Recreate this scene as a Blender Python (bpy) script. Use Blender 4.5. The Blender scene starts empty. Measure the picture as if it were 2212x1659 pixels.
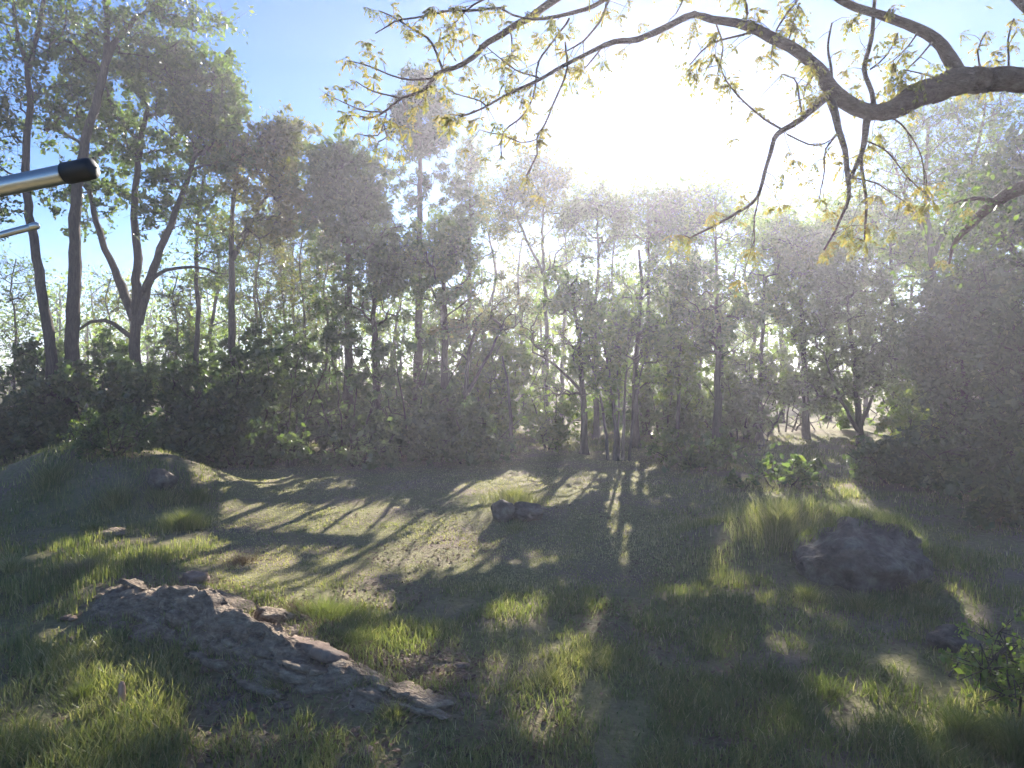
import bpy, math, random
import numpy as np

# ------------------------------------------------------------------ camera, sky, sun, exposure
scene = bpy.context.scene
COL = scene.collection
PITCH = math.radians(-2.25)
CAM = np.array([0.0, 0.0, 3.5])
FOC = 1400.0                       # focal length in units of a 2212 x 1659 picture
CXP, CYP = 1106.0, 829.5
cam_data = bpy.data.cameras.new("camera")
cam = bpy.data.objects.new("camera", cam_data)
COL.objects.link(cam)
cam.location = CAM
cam.rotation_euler = (math.radians(90) + PITCH, 0, 0)
cam_data.sensor_width = 36.0
cam_data.lens = FOC / 2212 * 36.0
cam_data.clip_start = 0.05
cam_data.clip_end = 3000
scene.camera = cam
scene.render.resolution_x, scene.render.resolution_y = 1024, 768

FWD = np.array([0, math.cos(PITCH), math.sin(PITCH)])
UP = np.array([0, -math.sin(PITCH), math.cos(PITCH)])
RIGHT = np.array([1.0, 0, 0])


def P(px, py, d):
    """A place seen in the photograph, at a real distance d (metres in front of the camera)."""
    return CAM + d * (RIGHT * (px - CXP) / FOC + UP * (CYP - py) / FOC + FWD)


SUN = P(1425, 205, 1.0) - CAM
SUN /= np.linalg.norm(SUN)
sun_elev = math.asin(SUN[2])
sun_az = math.atan2(SUN[0], SUN[1])          # clockwise from +Y

world = bpy.data.worlds.new("World")
scene.world = world
world.use_nodes = True
wn = world.node_tree
wn.nodes.clear()
sky = wn.nodes.new("ShaderNodeTexSky")
sky.sky_type = 'NISHITA'
sky.sun_disc = False
sky.sun_elevation = sun_elev
sky.sun_rotation = sun_az
sky.altitude = 1500
sky.air_density = 1.0
sky.dust_density = 0.2
sky.ozone_density = 6.5
bg = wn.nodes.new("ShaderNodeBackground")
bg.inputs["Strength"].default_value = 0.050
wo = wn.nodes.new("ShaderNodeOutputWorld")
wn.links.new(sky.outputs[0], bg.inputs[0])
wn.links.new(bg.outputs[0], wo.inputs[0])

sun_data = bpy.data.lights.new("sun", 'SUN')
sun_data.energy = 5.0
sun_data.angle = math.radians(0.5)
sun_data.color = (1.0, 0.93, 0.84)
sun = bpy.data.objects.new("sun", sun_data)
COL.objects.link(sun)
from mathutils import Vector
sun.rotation_euler = Vector(-SUN).to_track_quat('-Z', 'Y').to_euler()

scene.view_settings.view_transform = 'Standard'
scene.view_settings.look = 'None'
scene.view_settings.gamma = 1.0
scene.view_settings.exposure = 2.15
HAZE_DENSITY = 0.0021
HAZE_G = 0.58
HAZE_COLOR = (0.88, 0.86, 1.0)

scene.render.engine = 'CYCLES'
cy = scene.cycles
cy.max_bounces = 4
cy.use_light_tree = False
cy.diffuse_bounces = 2
cy.glossy_bounces = 2
cy.transmission_bounces = 4
cy.volume_bounces = 0
cy.transparent_max_bounces = 4
cy.use_denoising = True
cy.sample_clamp_indirect = 4.0
cy.sample_clamp_direct = 12.0
try:
    cy.use_adaptive_sampling = True
    cy.adaptive_threshold = 0.02
except Exception:
    pass

rng = np.random.default_rng(7)
random.seed(7)


# ------------------------------------------------------------------ helpers
def vnoise(x, y, seed=0):
    """Smooth 2-D value noise in [-1, 1]."""
    x = np.asarray(x, float); y = np.asarray(y, float)
    xi = np.floor(x).astype(np.int64); yi = np.floor(y).astype(np.int64)
    fx = x - xi; fy = y - yi
    fx = fx * fx * (3 - 2 * fx); fy = fy * fy * (3 - 2 * fy)

    def hsh(a, b):
        n = (a * 374761393 + b * 668265263 + seed * 974634777) & 0x7fffffff
        n = ((n ^ (n >> 13)) * 1274126177) & 0x7fffffff
        return ((n ^ (n >> 16)) & 0xffff) / 32767.5 - 1
    a = hsh(xi, yi); b = hsh(xi + 1, yi); c = hsh(xi, yi + 1); d = hsh(xi + 1, yi + 1)
    return (a * (1 - fx) + b * fx) * (1 - fy) + (c * (1 - fx) + d * fx) * fy


def fbm(x, y, seed=0, oct=4):
    s = 0; a = 1; t = 0
    for o in range(oct):
        s = s + a * vnoise(x * 2 ** o, y * 2 ** o, seed + o)
        t += a; a *= 0.5
    return s / t


def noise3(p, seed=0):
    return (vnoise(p[:, 0] + p[:, 2] * 0.7, p[:, 1] + p[:, 2] * 0.4, seed)
            + vnoise(p[:, 1] - p[:, 0] * 0.3, p[:, 2] + p[:, 0] * 0.5, seed + 11)
            + vnoise(p[:, 2] + p[:, 1] * 0.6, p[:, 0] - p[:, 1] * 0.2, seed + 23)) / 3


def seg_dist(x, y, a, b):
    """distance to the line a-b, signed side, parameter 0..1"""
    dx, dy = b[0] - a[0], b[1] - a[1]
    L2 = dx * dx + dy * dy
    t = ((x - a[0]) * dx + (y - a[1]) * dy) / L2
    tc = np.clip(t, 0, 1)
    px, py = a[0] + tc * dx, a[1] + tc * dy
    side = np.sign((x - a[0]) * dy - (y - a[1]) * dx)
    return np.hypot(x - px, y - py), side, t


RIDGE_A, RIDGE_B = (-6.1, 9.3), (-0.75, 6.15)


def height(x, y):
    x = np.asarray(x, float); y = np.asarray(y, float)
    h = 0.05 * fbm(x * 0.35, y * 0.35, 3, 3) + 0.035 * fbm(x * 1.3, y * 1.3, 9, 3)
    h = h + 0.25 * fbm(x * 0.07, y * 0.07, 21, 2) * np.clip((np.hypot(x, y) - 12) / 20, 0, 1)
    # grassy mound at the left
    h = h + 1.15 * np.exp(-(np.abs((x + 9.9) / 2.5) ** 3 + np.abs((y - 16.0) / 1.9) ** 3))
    h = h + 0.55 * np.exp(-(((x + 13.5) / 3.0) ** 2 + ((y - 16.5) / 1.8) ** 2))
    # bank behind the dark boulder
    h = h + 0.75 * np.exp(-(((x - 5.3) / 1.7) ** 2 + ((y - 11.9) / 1.1) ** 2))
    # small rise with the low rock
    h = h + 0.22 * np.exp(-(((x + 0.05) / 1.3) ** 2 + ((y - 14.1) / 0.9) ** 2))
    # rocky ridge in the foreground: gentle behind, steep towards the camera
    d, side, t = seg_dist(x, y, RIDGE_A, RIDGE_B)
    w = np.where(side > 0, 0.42, 1.5)
    env = np.clip(1.15 - np.abs(t - 0.45) * 1.5, 0, 1)
    h = h + 0.27 * env * np.exp(-(d / w) ** 2)
    # ground to the left of the ridge stays a little higher, right corner falls away
    h = h + 0.10 * np.exp(-(((x + 7.5) / 2.5) ** 2 + ((y - 10.5) / 2.0) ** 2))
    return h


def gpt(px, py, lift=0.0):
    """the place on the ground seen at a pixel"""
    z = 0.0
    dirv = P(px, py, 1.0) - CAM
    for _ in range(25):
        s = (z - CAM[2]) / dirv[2]
        q = CAM + dirv * s
        z = 0.5 * z + 0.5 * float(height(q[0], q[1]))
    q[2] = float(height(q[0], q[1])) + lift
    return q


def mk_mesh(name, v, f, rnd=None, smooth=False):
    """v (N,3); f an int array (M,3|4) or a list of such arrays"""
    me = bpy.data.meshes.new(name)
    fl = f if isinstance(f, list) else [f]
    fl = [np.asarray(a, np.int32) for a in fl if len(a)]
    v = np.asarray(v, np.float32)
    me.vertices.add(len(v))
    me.vertices.foreach_set("co", v.ravel())
    idx = np.concatenate([a.ravel() for a in fl])
    tot = np.concatenate([np.full(len(a), a.shape[1], np.int32) for a in fl])
    start = np.concatenate([[0], np.cumsum(tot)[:-1]]).astype(np.int32)
    me.loops.add(len(idx))
    me.loops.foreach_set("vertex_index", idx)
    me.polygons.add(len(tot))
    me.polygons.foreach_set("loop_start", start)
    if smooth:
        me.polygons.foreach_set("use_smooth", np.ones(len(tot), bool))
    if rnd is not None:
        at = me.attributes.new("rnd", 'FLOAT', 'FACE')
        at.data.foreach_set("value", np.asarray(rnd, np.float32))
    me.update(calc_edges=True)
    return me


def obj(name, me, mat=None, parent=None, loc=None):
    o = bpy.data.objects.new(name, me)
    COL.objects.link(o)
    if mat is not None and me is not None and len(me.materials) == 0:
        me.materials.append(mat)
    if loc is not None:
        o.location = [float(c) for c in loc]
    if parent is not None:
        o.parent = parent
    return o


def tag(o, label=None, cat=None, group=None, kind=None):
    if label: o["label"] = label
    if cat: o["category"] = cat
    if group: o["group"] = group
    if kind: o["kind"] = kind
    return o


def thing(name, loc, label, cat, group=None):
    o = bpy.data.objects.new(name, None)
    COL.objects.link(o)
    o.empty_display_size = 0.2
    o.location = [float(c) for c in loc]
    return tag(o, label, cat, group)


def norm(a):
    return a / np.maximum(np.linalg.norm(a, axis=-1, keepdims=True), 1e-9)


def tube(pts, rad, sides=6, wob=0.0, cap=True):
    """swept tube -> verts, quads, tris"""
    pts = np.asarray(pts, float); rad = np.asarray(rad, float)
    n = len(pts)
    tan = np.gradient(pts, axis=0) if n > 2 else np.repeat((pts[1:] - pts[:1]), n, 0)
    tan = norm(tan)
    ref = np.array([0.3, 0.2, 1.0]) if abs(tan[0, 2]) < 0.8 else np.array([1.0, 0.2, 0.1])
    u = norm(np.cross(tan, ref)); w = np.cross(tan, u)
    ang = np.arange(sides) * 2 * math.pi / sides
    r = rad[:, None] * (1 + (wob * rng.standard_normal((n, sides)) if wob else 0))
    v = pts[:, None, :] + r[..., None] * (np.cos(ang)[None, :, None] * u[:, None, :] + np.sin(ang)[None, :, None] * w[:, None, :])
    v = v.reshape(-1, 3)
    i = np.arange(n - 1)[:, None] * sides
    j = np.arange(sides)[None, :]; k = (j + 1) % sides
    q = np.stack([i + j, i + k, i + sides + k, i + sides + j], -1).reshape(-1, 4)
    t = np.zeros((0, 3), int)
    if cap:
        v = np.vstack([v, pts[-1:] + tan[-1:] * rad[-1] * 0.6])
        a = (n - 1) * sides + np.arange(sides)
        t = np.stack([a, (n - 1) * sides + (np.arange(sides) + 1) % sides, np.full(sides, len(v) - 1)], -1)
    return v, q, t


class Acc:
    """collects vertices and faces of one mesh"""
    def __init__(s):
        s.v = []; s.q = []; s.t = []; s.n = 0

    def add(s, v, q=None, t=None):
        s.v.append(np.asarray(v, float))
        if q is not None and len(q): s.q.append(np.asarray(q) + s.n)
        if t is not None and len(t): s.t.append(np.asarray(t) + s.n)
        s.n += len(v)

    def mesh(s, name, smooth=True):
        fs = []
        if s.q: fs.append(np.concatenate(s.q))
        if s.t: fs.append(np.concatenate(s.t))
        return mk_mesh(name, np.concatenate(s.v), fs, smooth=smooth)


def smooth_path(pts, step):
    """Catmull-Rom through pts (N,k), resampled"""
    pts = np.asarray(pts, float)
    if len(pts) < 3:
        L = np.linalg.norm(pts[1, :3] - pts[0, :3]); m = max(2, int(L / step) + 1)
        t = np.linspace(0, 1, m)[:, None]
        return pts[0] * (1 - t) + pts[1] * t
    e = np.vstack([2 * pts[0] - pts[1], pts, 2 * pts[-1] - pts[-2]])
    out = []
    for i in range(1, len(e) - 2):
        L = np.linalg.norm(e[i + 1, :3] - e[i, :3]); m = max(2, int(L / step))
        t = np.linspace(0, 1, m, endpoint=False)[:, None]
        a, b, c, d = e[i - 1], e[i], e[i + 1], e[i + 2]
        out.append(0.5 * (2 * b + (c - a) * t + (2 * a - 5 * b + 4 * c - d) * t ** 2 + (3 * b - a - 3 * c + d) * t ** 3))
    out.append(pts[-1:])
    return np.vstack(out)


# ------------------------------------------------------------------ materials
def nmat(name):
    m = bpy.data.materials.new(name)
    m.use_nodes = True
    nt = m.node_tree
    nt.nodes.clear()
    out = nt.nodes.new("ShaderNodeOutputMaterial")
    return m, nt, out


def ramp(nt, fac, stops):
    r = nt.nodes.new("ShaderNodeValToRGB")
    el = r.color_ramp.elements
    while len(el) < len(stops): el.new(0.5)
    for e, (p, c) in zip(el, stops):
        e.position = p; e.color = (*c, 1)
    nt.links.new(fac, r.inputs[0])
    return r.outputs[0]


def leaf_mat(name, stops, trans=0.5, gloss=0.05, rough=0.4, tcol=1.35):
    m, nt, out = nmat(name)
    at = nt.nodes.new("ShaderNodeAttribute"); at.attribute_name = "rnd"
    c = ramp(nt, at.outputs["Fac"], stops)
    d = nt.nodes.new("ShaderNodeBsdfDiffuse"); nt.links.new(c, d.inputs[0])
    t = nt.nodes.new("ShaderNodeBsdfTranslucent")
    mx = nt.nodes.new("ShaderNodeMix"); mx.data_type = 'RGBA'; mx.blend_type = 'MULTIPLY'
    mx.inputs[0].default_value = 1.0
    nt.links.new(c, mx.inputs[6]); mx.inputs[7].default_value = (tcol * 1.08, tcol * 1.25, tcol * 0.5, 1)
    nt.links.new(mx.outputs[2], t.inputs[0])
    a = nt.nodes.new("ShaderNodeMixShader"); a.inputs[0].default_value = trans
    nt.links.new(d.outputs[0], a.inputs[1]); nt.links.new(t.outputs[0], a.inputs[2])
    g = nt.nodes.new("ShaderNodeBsdfGlossy"); g.inputs["Roughness"].default_value = rough
    g.inputs[0].default_value = (0.9, 0.9, 0.9, 1)
    b = nt.nodes.new("ShaderNodeMixShader"); b.inputs[0].default_value = gloss
    nt.links.new(a.outputs[0], b.inputs[1]); nt.links.new(g.outputs[0], b.inputs[2])
    nt.links.new(b.outputs[0], out.inputs[0])
    return m


def surf_mat(name, stops, scale=4.0, detail=6, rough=0.9, bump=0.4, stretch=(1, 1, 1), bdist=0.02, spec=0.2, rot=(0, 0, 0)):
    m, nt, out = nmat(name)
    tc = nt.nodes.new("ShaderNodeTexCoord")
    mp = nt.nodes.new("ShaderNodeMapping"); mp.inputs["Scale"].default_value = stretch
    mp.inputs["Rotation"].default_value = rot
    nt.links.new(tc.outputs["Object"], mp.inputs[0])
    n = nt.nodes.new("ShaderNodeTexNoise"); n.inputs["Scale"].default_value = scale; n.inputs["Detail"].default_value = detail
    n.inputs["Roughness"].default_value = 0.65
    nt.links.new(mp.outputs[0], n.inputs["Vector"])
    c = ramp(nt, n.outputs["Fac"], stops)
    p = nt.nodes.new("ShaderNodeBsdfPrincipled")
    p.inputs["Roughness"].default_value = rough
    p.inputs["Specular IOR Level"].default_value = spec
    nt.links.new(c, p.inputs["Base Color"])
    if bump:
        n2 = nt.nodes.new("ShaderNodeTexNoise"); n2.inputs["Scale"].default_value = scale * 3.1; n2.inputs["Detail"].default_value = 5
        nt.links.new(mp.outputs[0], n2.inputs["Vector"])
        b = nt.nodes.new("ShaderNodeBump"); b.inputs["Strength"].default_value = bump; b.inputs["Distance"].default_value = bdist
        nt.links.new(n2.outputs["Fac"], b.inputs["Height"])
        nt.links.new(b.outputs[0], p.inputs["Normal"])
    nt.links.new(p.outputs[0], out.inputs[0])
    return m


M = {}
M['bark'] = surf_mat('bark', [(0.3, (0.045, 0.036, 0.03)), (0.7, (0.12, 0.098, 0.078))], 7, stretch=(3, 3, 0.6), bump=0.9)
M['bark_grey'] = surf_mat('bark_grey', [(0.3, (0.06, 0.05, 0.042)), (0.7, (0.15, 0.13, 0.11))], 7, stretch=(3, 3, 0.6), bump=0.9)
M['bark_limb'] = surf_mat('bark_limb', [(0.3, (0.07, 0.05, 0.038)), (0.55, (0.13, 0.096, 0.072)), (0.75, (0.18, 0.15, 0.115))], 9, stretch=(1, 2, 2), bump=1.0, bdist=0.03)
M['oak'] = leaf_mat('leaf_oak', [(0.0, (0.055, 0.08, 0.028)), (0.6, (0.10, 0.14, 0.042)), (1.0, (0.17, 0.18, 0.06))])
M['dark'] = leaf_mat('leaf_dark', [(0.0, (0.065, 0.09, 0.04)), (0.7, (0.105, 0.14, 0.055)), (1.0, (0.16, 0.18, 0.07))], trans=0.4)
M['bronze'] = leaf_mat('leaf_bronze', [(0.0, (0.07, 0.08, 0.03)), (0.5, (0.125, 0.12, 0.045)), (1.0, (0.19, 0.145, 0.06))])
M['lime'] = leaf_mat('leaf_lime', [(0.0, (0.08, 0.125, 0.03)), (0.5, (0.135, 0.18, 0.045)), (1.0, (0.22, 0.23, 0.07))], trans=0.6)
M['silver'] = leaf_mat('leaf_silver', [(0.0, (0.08, 0.11, 0.045)), (0.5, (0.13, 0.16, 0.07)), (1.0, (0.21, 0.23, 0.11))], trans=0.55, gloss=0.07, rough=0.35)
M['pine'] = leaf_mat('needle_pine', [(0.0, (0.035, 0.055, 0.03)), (1.0, (0.075, 0.105, 0.05))], trans=0.3, gloss=0.02)
M['walnut'] = leaf_mat('leaf_walnut', [(0.0, (0.11, 0.12, 0.04)), (0.5, (0.16, 0.14, 0.055)), (1.0, (0.22, 0.145, 0.07))], trans=0.65, gloss=0.03)
M['grass'] = leaf_mat('grass_blade', [(0.0, (0.12, 0.14, 0.055)), (0.4, (0.20, 0.215, 0.09)), (0.75, (0.31, 0.275, 0.14)), (1.0, (0.46, 0.39, 0.26))], trans=0.38, gloss=0.03, tcol=1.1)
M['grass_bright'] = leaf_mat('grass_bright', [(0.0, (0.105, 0.13, 0.05)), (0.6, (0.18, 0.195, 0.085)), (1.0, (0.32, 0.29, 0.16))], trans=0.4, gloss=0.03, tcol=1.1)
M['straw'] = leaf_mat('dry_straw', [(0.0, (0.13, 0.09, 0.055)), (0.6, (0.24, 0.19, 0.12)), (1.0, (0.42, 0.37, 0.27))], trans=0.25, gloss=0.06)
M['litter'] = leaf_mat('leaf_litter', [(0.0, (0.10, 0.065, 0.05)), (0.6, (0.20, 0.13, 0.10)), (1.0, (0.32, 0.25, 0.19))], trans=0.15, gloss=0.02, rough=.6)


# ------------------------------------------------------------------ ground
def ground_mat():
    m, nt, out = nmat('meadow_ground')
    tc = nt.nodes.new("ShaderNodeTexCoord")

    def nz(s, d, r=0.6):
        n = nt.nodes.new("ShaderNodeTexNoise"); n.inputs["Scale"].default_value = s; n.inputs["Detail"].default_value = d
        n.inputs["Roughness"].default_value = r
        nt.links.new(tc.outputs["Object"], n.inputs["Vector"]); return n.outputs["Fac"]
    green = ramp(nt, nz(9, 8, 0.75), [(0.3, (0.12, 0.115, 0.055)), (0.55, (0.21, 0.195, 0.095)), (0.75, (0.30, 0.265, 0.15))])
    dirt = ramp(nt, nz(14, 8, 0.75), [(0.3, (0.12, 0.092, 0.072)), (0.55, (0.22, 0.17, 0.13)), (0.75, (0.32, 0.255, 0.20))])
    mask = ramp(nt, nz(0.55, 7, 0.62), [(0.46, (0, 0, 0)), (0.64, (1, 1, 1))])
    mx = nt.nodes.new("ShaderNodeMix"); mx.data_type = 'RGBA'
    nt.links.new(mask, mx.inputs[0]); nt.links.new(green, mx.inputs[6]); nt.links.new(dirt, mx.inputs[7])
    p = nt.nodes.new("ShaderNodeBsdfPrincipled"); p.inputs["Roughness"].default_value = 0.95
    p.inputs["Specular IOR Level"].default_value = 0.1
    nt.links.new(mx.outputs[2], p.inputs["Base Color"])
    b = nt.nodes.new("ShaderNodeBump"); b.inputs["Strength"].default_value = 0.8; b.inputs["Distance"].default_value = 0.05
    nt.links.new(nz(22, 6), b.inputs["Height"]); nt.links.new(b.outputs[0], p.inputs["Normal"])
    nt.links.new(p.outputs[0], out.inputs[0])
    return m


def build_ground():
    xs = np.concatenate([np.linspace(-190, -30, 33), np.arange(-29, -10, 0.5), np.arange(-10, 10, 0.16), np.arange(10, 30, 0.5), np.linspace(30, 190, 33)])
    ys = np.concatenate([np.linspace(-190, -2, 30), np.arange(-1, 3, 0.5), np.arange(3, 19, 0.16), np.arange(19, 45, 0.4), np.linspace(46, 190, 40)])
    X, Y = np.meshgrid(xs, ys)
    Z = height(X, Y)
    v = np.stack([X, Y, Z], -1).reshape(-1, 3)
    nx = len(xs)
    i = (np.arange(len(ys) - 1)[:, None] * nx + np.arange(nx - 1)[None, :])
    q = np.stack([i, i + 1, i + nx + 1, i + nx], -1).reshape(-1, 4)
    o = obj('ground', mk_mesh('ground', v, q, smooth=True), ground_mat())
    o["kind"] = "structure"


build_ground()

# ------------------------------------------------------------------ where the sun reaches the ground in the photograph:
# the trees have gaps in their crowns along those rays (ellipses: px, py, rx, ry on the ground)
LIT = [(560, 1045, 200, 28), (420, 1065, 60, 30), (680, 1100, 230, 22), (780, 1135, 280, 22), (860, 1205, 300, 45), (720, 1310, 130, 75),
       (1110, 1070, 130, 45), (1000, 1150, 160, 40), (1780, 1090, 160, 45), (2010, 1310, 120, 55), (1230, 1430, 110, 60), (1345, 1180, 18, 70),
       (200, 1210, 160, 50), (60, 1020, 90, 14), (220, 1530, 140, 80), (400, 1210, 130, 60), (640, 1360, 120, 50), (860, 1460, 120, 60),
       (2080, 1560, 150, 60), (1830, 1530, 90, 40), (600, 1240, 90, 60), (1180, 1560, 90, 40),
       (500, 1300, 120, 50), (1100, 1330, 80, 40), (320, 1100, 120, 20), (100, 1120, 90, 20), (1480, 1290, 90, 14), (1560, 1420, 50, 22), (1720, 1400, 60, 22), (1330, 1330, 70, 16), (1420, 1540, 60, 26), (1950, 1440, 60, 26), (1690, 1600, 60, 26), (1330, 1110, 20, 50), (1560, 1150, 24, 30),
       (1200, 935, 70, 26), (1750, 940, 110, 26), (1950, 970, 80, 24), (1330, 930, 50, 24), (660, 960, 40, 20)]


for _t in np.linspace(.05, .95, 9):
    _c = np.array([RIDGE_A[0] + (RIDGE_B[0] - RIDGE_A[0]) * _t, RIDGE_A[1] + (RIDGE_B[1] - RIDGE_A[1]) * _t, 0.0])
    _c = _c - SUN * ((float(height(_c[0], _c[1])) + .12) / SUN[2])
    _r = np.array([_c[0], _c[1], 0.0]) - CAM
    LIT.append((CXP + FOC * (_r @ RIGHT) / (_r @ FWD), CYP - FOC * (_r @ UP) / (_r @ FWD), 62, 50))


for _x in np.linspace(3.9, 6.4, 6):                  # the grassy top of the bank and boulder
    _c = np.array([_x, 11.6, 0.0]) - SUN * ((float(height(_x, 11.6)) + .25) / SUN[2])
    _r = np.array([_c[0], _c[1], 0.0]) - CAM
    LIT.append((CXP + FOC * (_r @ RIGHT) / (_r @ FWD), CYP - FOC * (_r @ UP) / (_r @ FWD), 55, 34))


def lit_prob(p):
    """p (N,3): 1 where a leaf would shade one of the sunny patches"""
    g = p - SUN[None, :] * (p[:, 2:3] / SUN[2])
    rel = g - CAM
    d = rel @ FWD
    ok = d > 2.5
    d = np.maximum(d, 0.5)
    px = CXP + FOC * (rel @ RIGHT) / d
    py = CYP - FOC * (rel @ UP) / d
    m = np.zeros(len(p))
    wob = 0.55 * vnoise(px * 0.018, py * 0.036, 5) + 0.45 * vnoise(px * 0.05, py * 0.1, 6)
    for (a, b, rx, ry) in LIT:
        q = ((px - a) / rx) ** 2 + ((py - b) / ry) ** 2
        m = np.maximum(m, np.clip((1.35 + wob - q) * 1.6, 0, 1))
    return np.where(ok, m, 0)


# ------------------------------------------------------------------ leaves and trees
def leaf_quads(c, size, aspect=0.5, droop=0.0, r=rng, up_bias=0.0):
    """diamond leaves folded on the midrib: centres (N,3) -> verts, quads"""
    n = len(c)
    d = norm(r.standard_normal((n, 3)) + np.array([0, 0, up_bias - droop]))
    nn = norm(np.cross(d, norm(r.standard_normal((n, 3)) + np.array([0, 0, 0.8]))))
    s = size * np.clip(np.exp(r.normal(-.08, .42, n)), .35, 2.1)[:, None]
    v = np.stack([c - d * s * 0.5, c + nn * s * aspect * 0.5, c + d * s * 0.5, c - nn * s * aspect * 0.5], 1).reshape(-1, 3)
    q = np.arange(4 * n).reshape(n, 4)
    return v, q


def grow(trunks, attr, bend=0.25, zpen=0.7):
    """connect attractor points to the trunks, one limb after another.
    trunks: list of (M,4) arrays x y z r.  -> list of branches (pts, radii)"""
    pos = [t[:, :3] for t in trunks]
    P0 = np.vstack(pos)
    rad0 = np.concatenate([t[:, 3] for t in trunks])
    N0 = len(P0)
    cap = N0 + len(attr) * 6
    pts = np.zeros((cap, 3)); pts[:N0] = P0
    par = np.full(cap, -1); cnt = N0
    allow = np.zeros(cap, bool)
    k = 0
    for t in trunks:
        z0, z1 = t[0, 2], t[-1, 2]
        m = len(t)
        allow[k:k + m] = np.arange(m) >= int(m * 0.3)
        k += m
    dmin = np.min(np.linalg.norm(attr[:, None, :] - P0[None, :, :], axis=2), axis=1)
    order = np.argsort(dmin)
    branches = []
    tipcount = np.zeros(cap)
    for ai in order:
        a = attr[ai]
        dv = a[None, :] - pts[:cnt]
        dist = np.linalg.norm(dv, axis=1)
        cost = dist + zpen * np.maximum(0, 0.35 * dist - dv[:, 2])
        cost = np.where(allow[:cnt], cost, 1e6)
        b = int(np.argmin(cost))
        L = dist[b]
        if L < 0.05: continue
        m = int(np.clip(L / 0.45, 2, 6))
        t = np.linspace(0, 1, m + 1)[1:, None]
        path = pts[b] + (a - pts[b]) * t
        side = rng.standard_normal(3) * bend * L * 0.35
        side[2] += 0.12 * L * bend * 2
        path = path + side * np.sin(math.pi * t) + rng.standard_normal((m, 3)) * 0.035 * L * np.sin(math.pi * t)
        ids = np.arange(cnt, cnt + m)
        pts[ids] = path
        par[ids] = np.concatenate([[b], ids[:-1]])
        allow[ids] = True
        cnt += m
        branches.append((b, ids))
        j = ids[-1]
        while j >= N0:
            tipcount[j] += 1
            j = par[j]
    out = []
    for b, ids in branches:
        p = np.vstack([pts[b], pts[ids]])
        r = 0.011 * np.maximum(tipcount[ids], 1) ** 0.52
        r = np.concatenate([[r[0] * 1.15], r])
        if b < N0:
            r = np.minimum(r, rad0[b] * 0.75)
        out.append((p, r, b < N0))
    return out


def in_ellipsoids(blobs, depth):
    """blobs: (px, py, rx, ry, n[, depth offset, half depth]) -> points"""
    res = []
    for bl in blobs:
        px, py, rx, ry, n = bl[:5]
        off = bl[5] if len(bl) > 5 else 0.0
        c = P(px, py, depth + off)
        ax = rx / FOC * depth; az = ry / FOC * depth
        ad = bl[6] if len(bl) > 6 else 0.8 * min(ax, az * 1.3)
        u = norm(rng.standard_normal((n, 3))) * (rng.uniform(0.12, 1, n) ** 0.42)[:, None]
        res.append(c + u * np.array([ax, ad, az]))
    return np.vstack(res)


NLEAF = [0]
CLUMP = 0.27
LEAF_SCALE = 1.42


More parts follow.
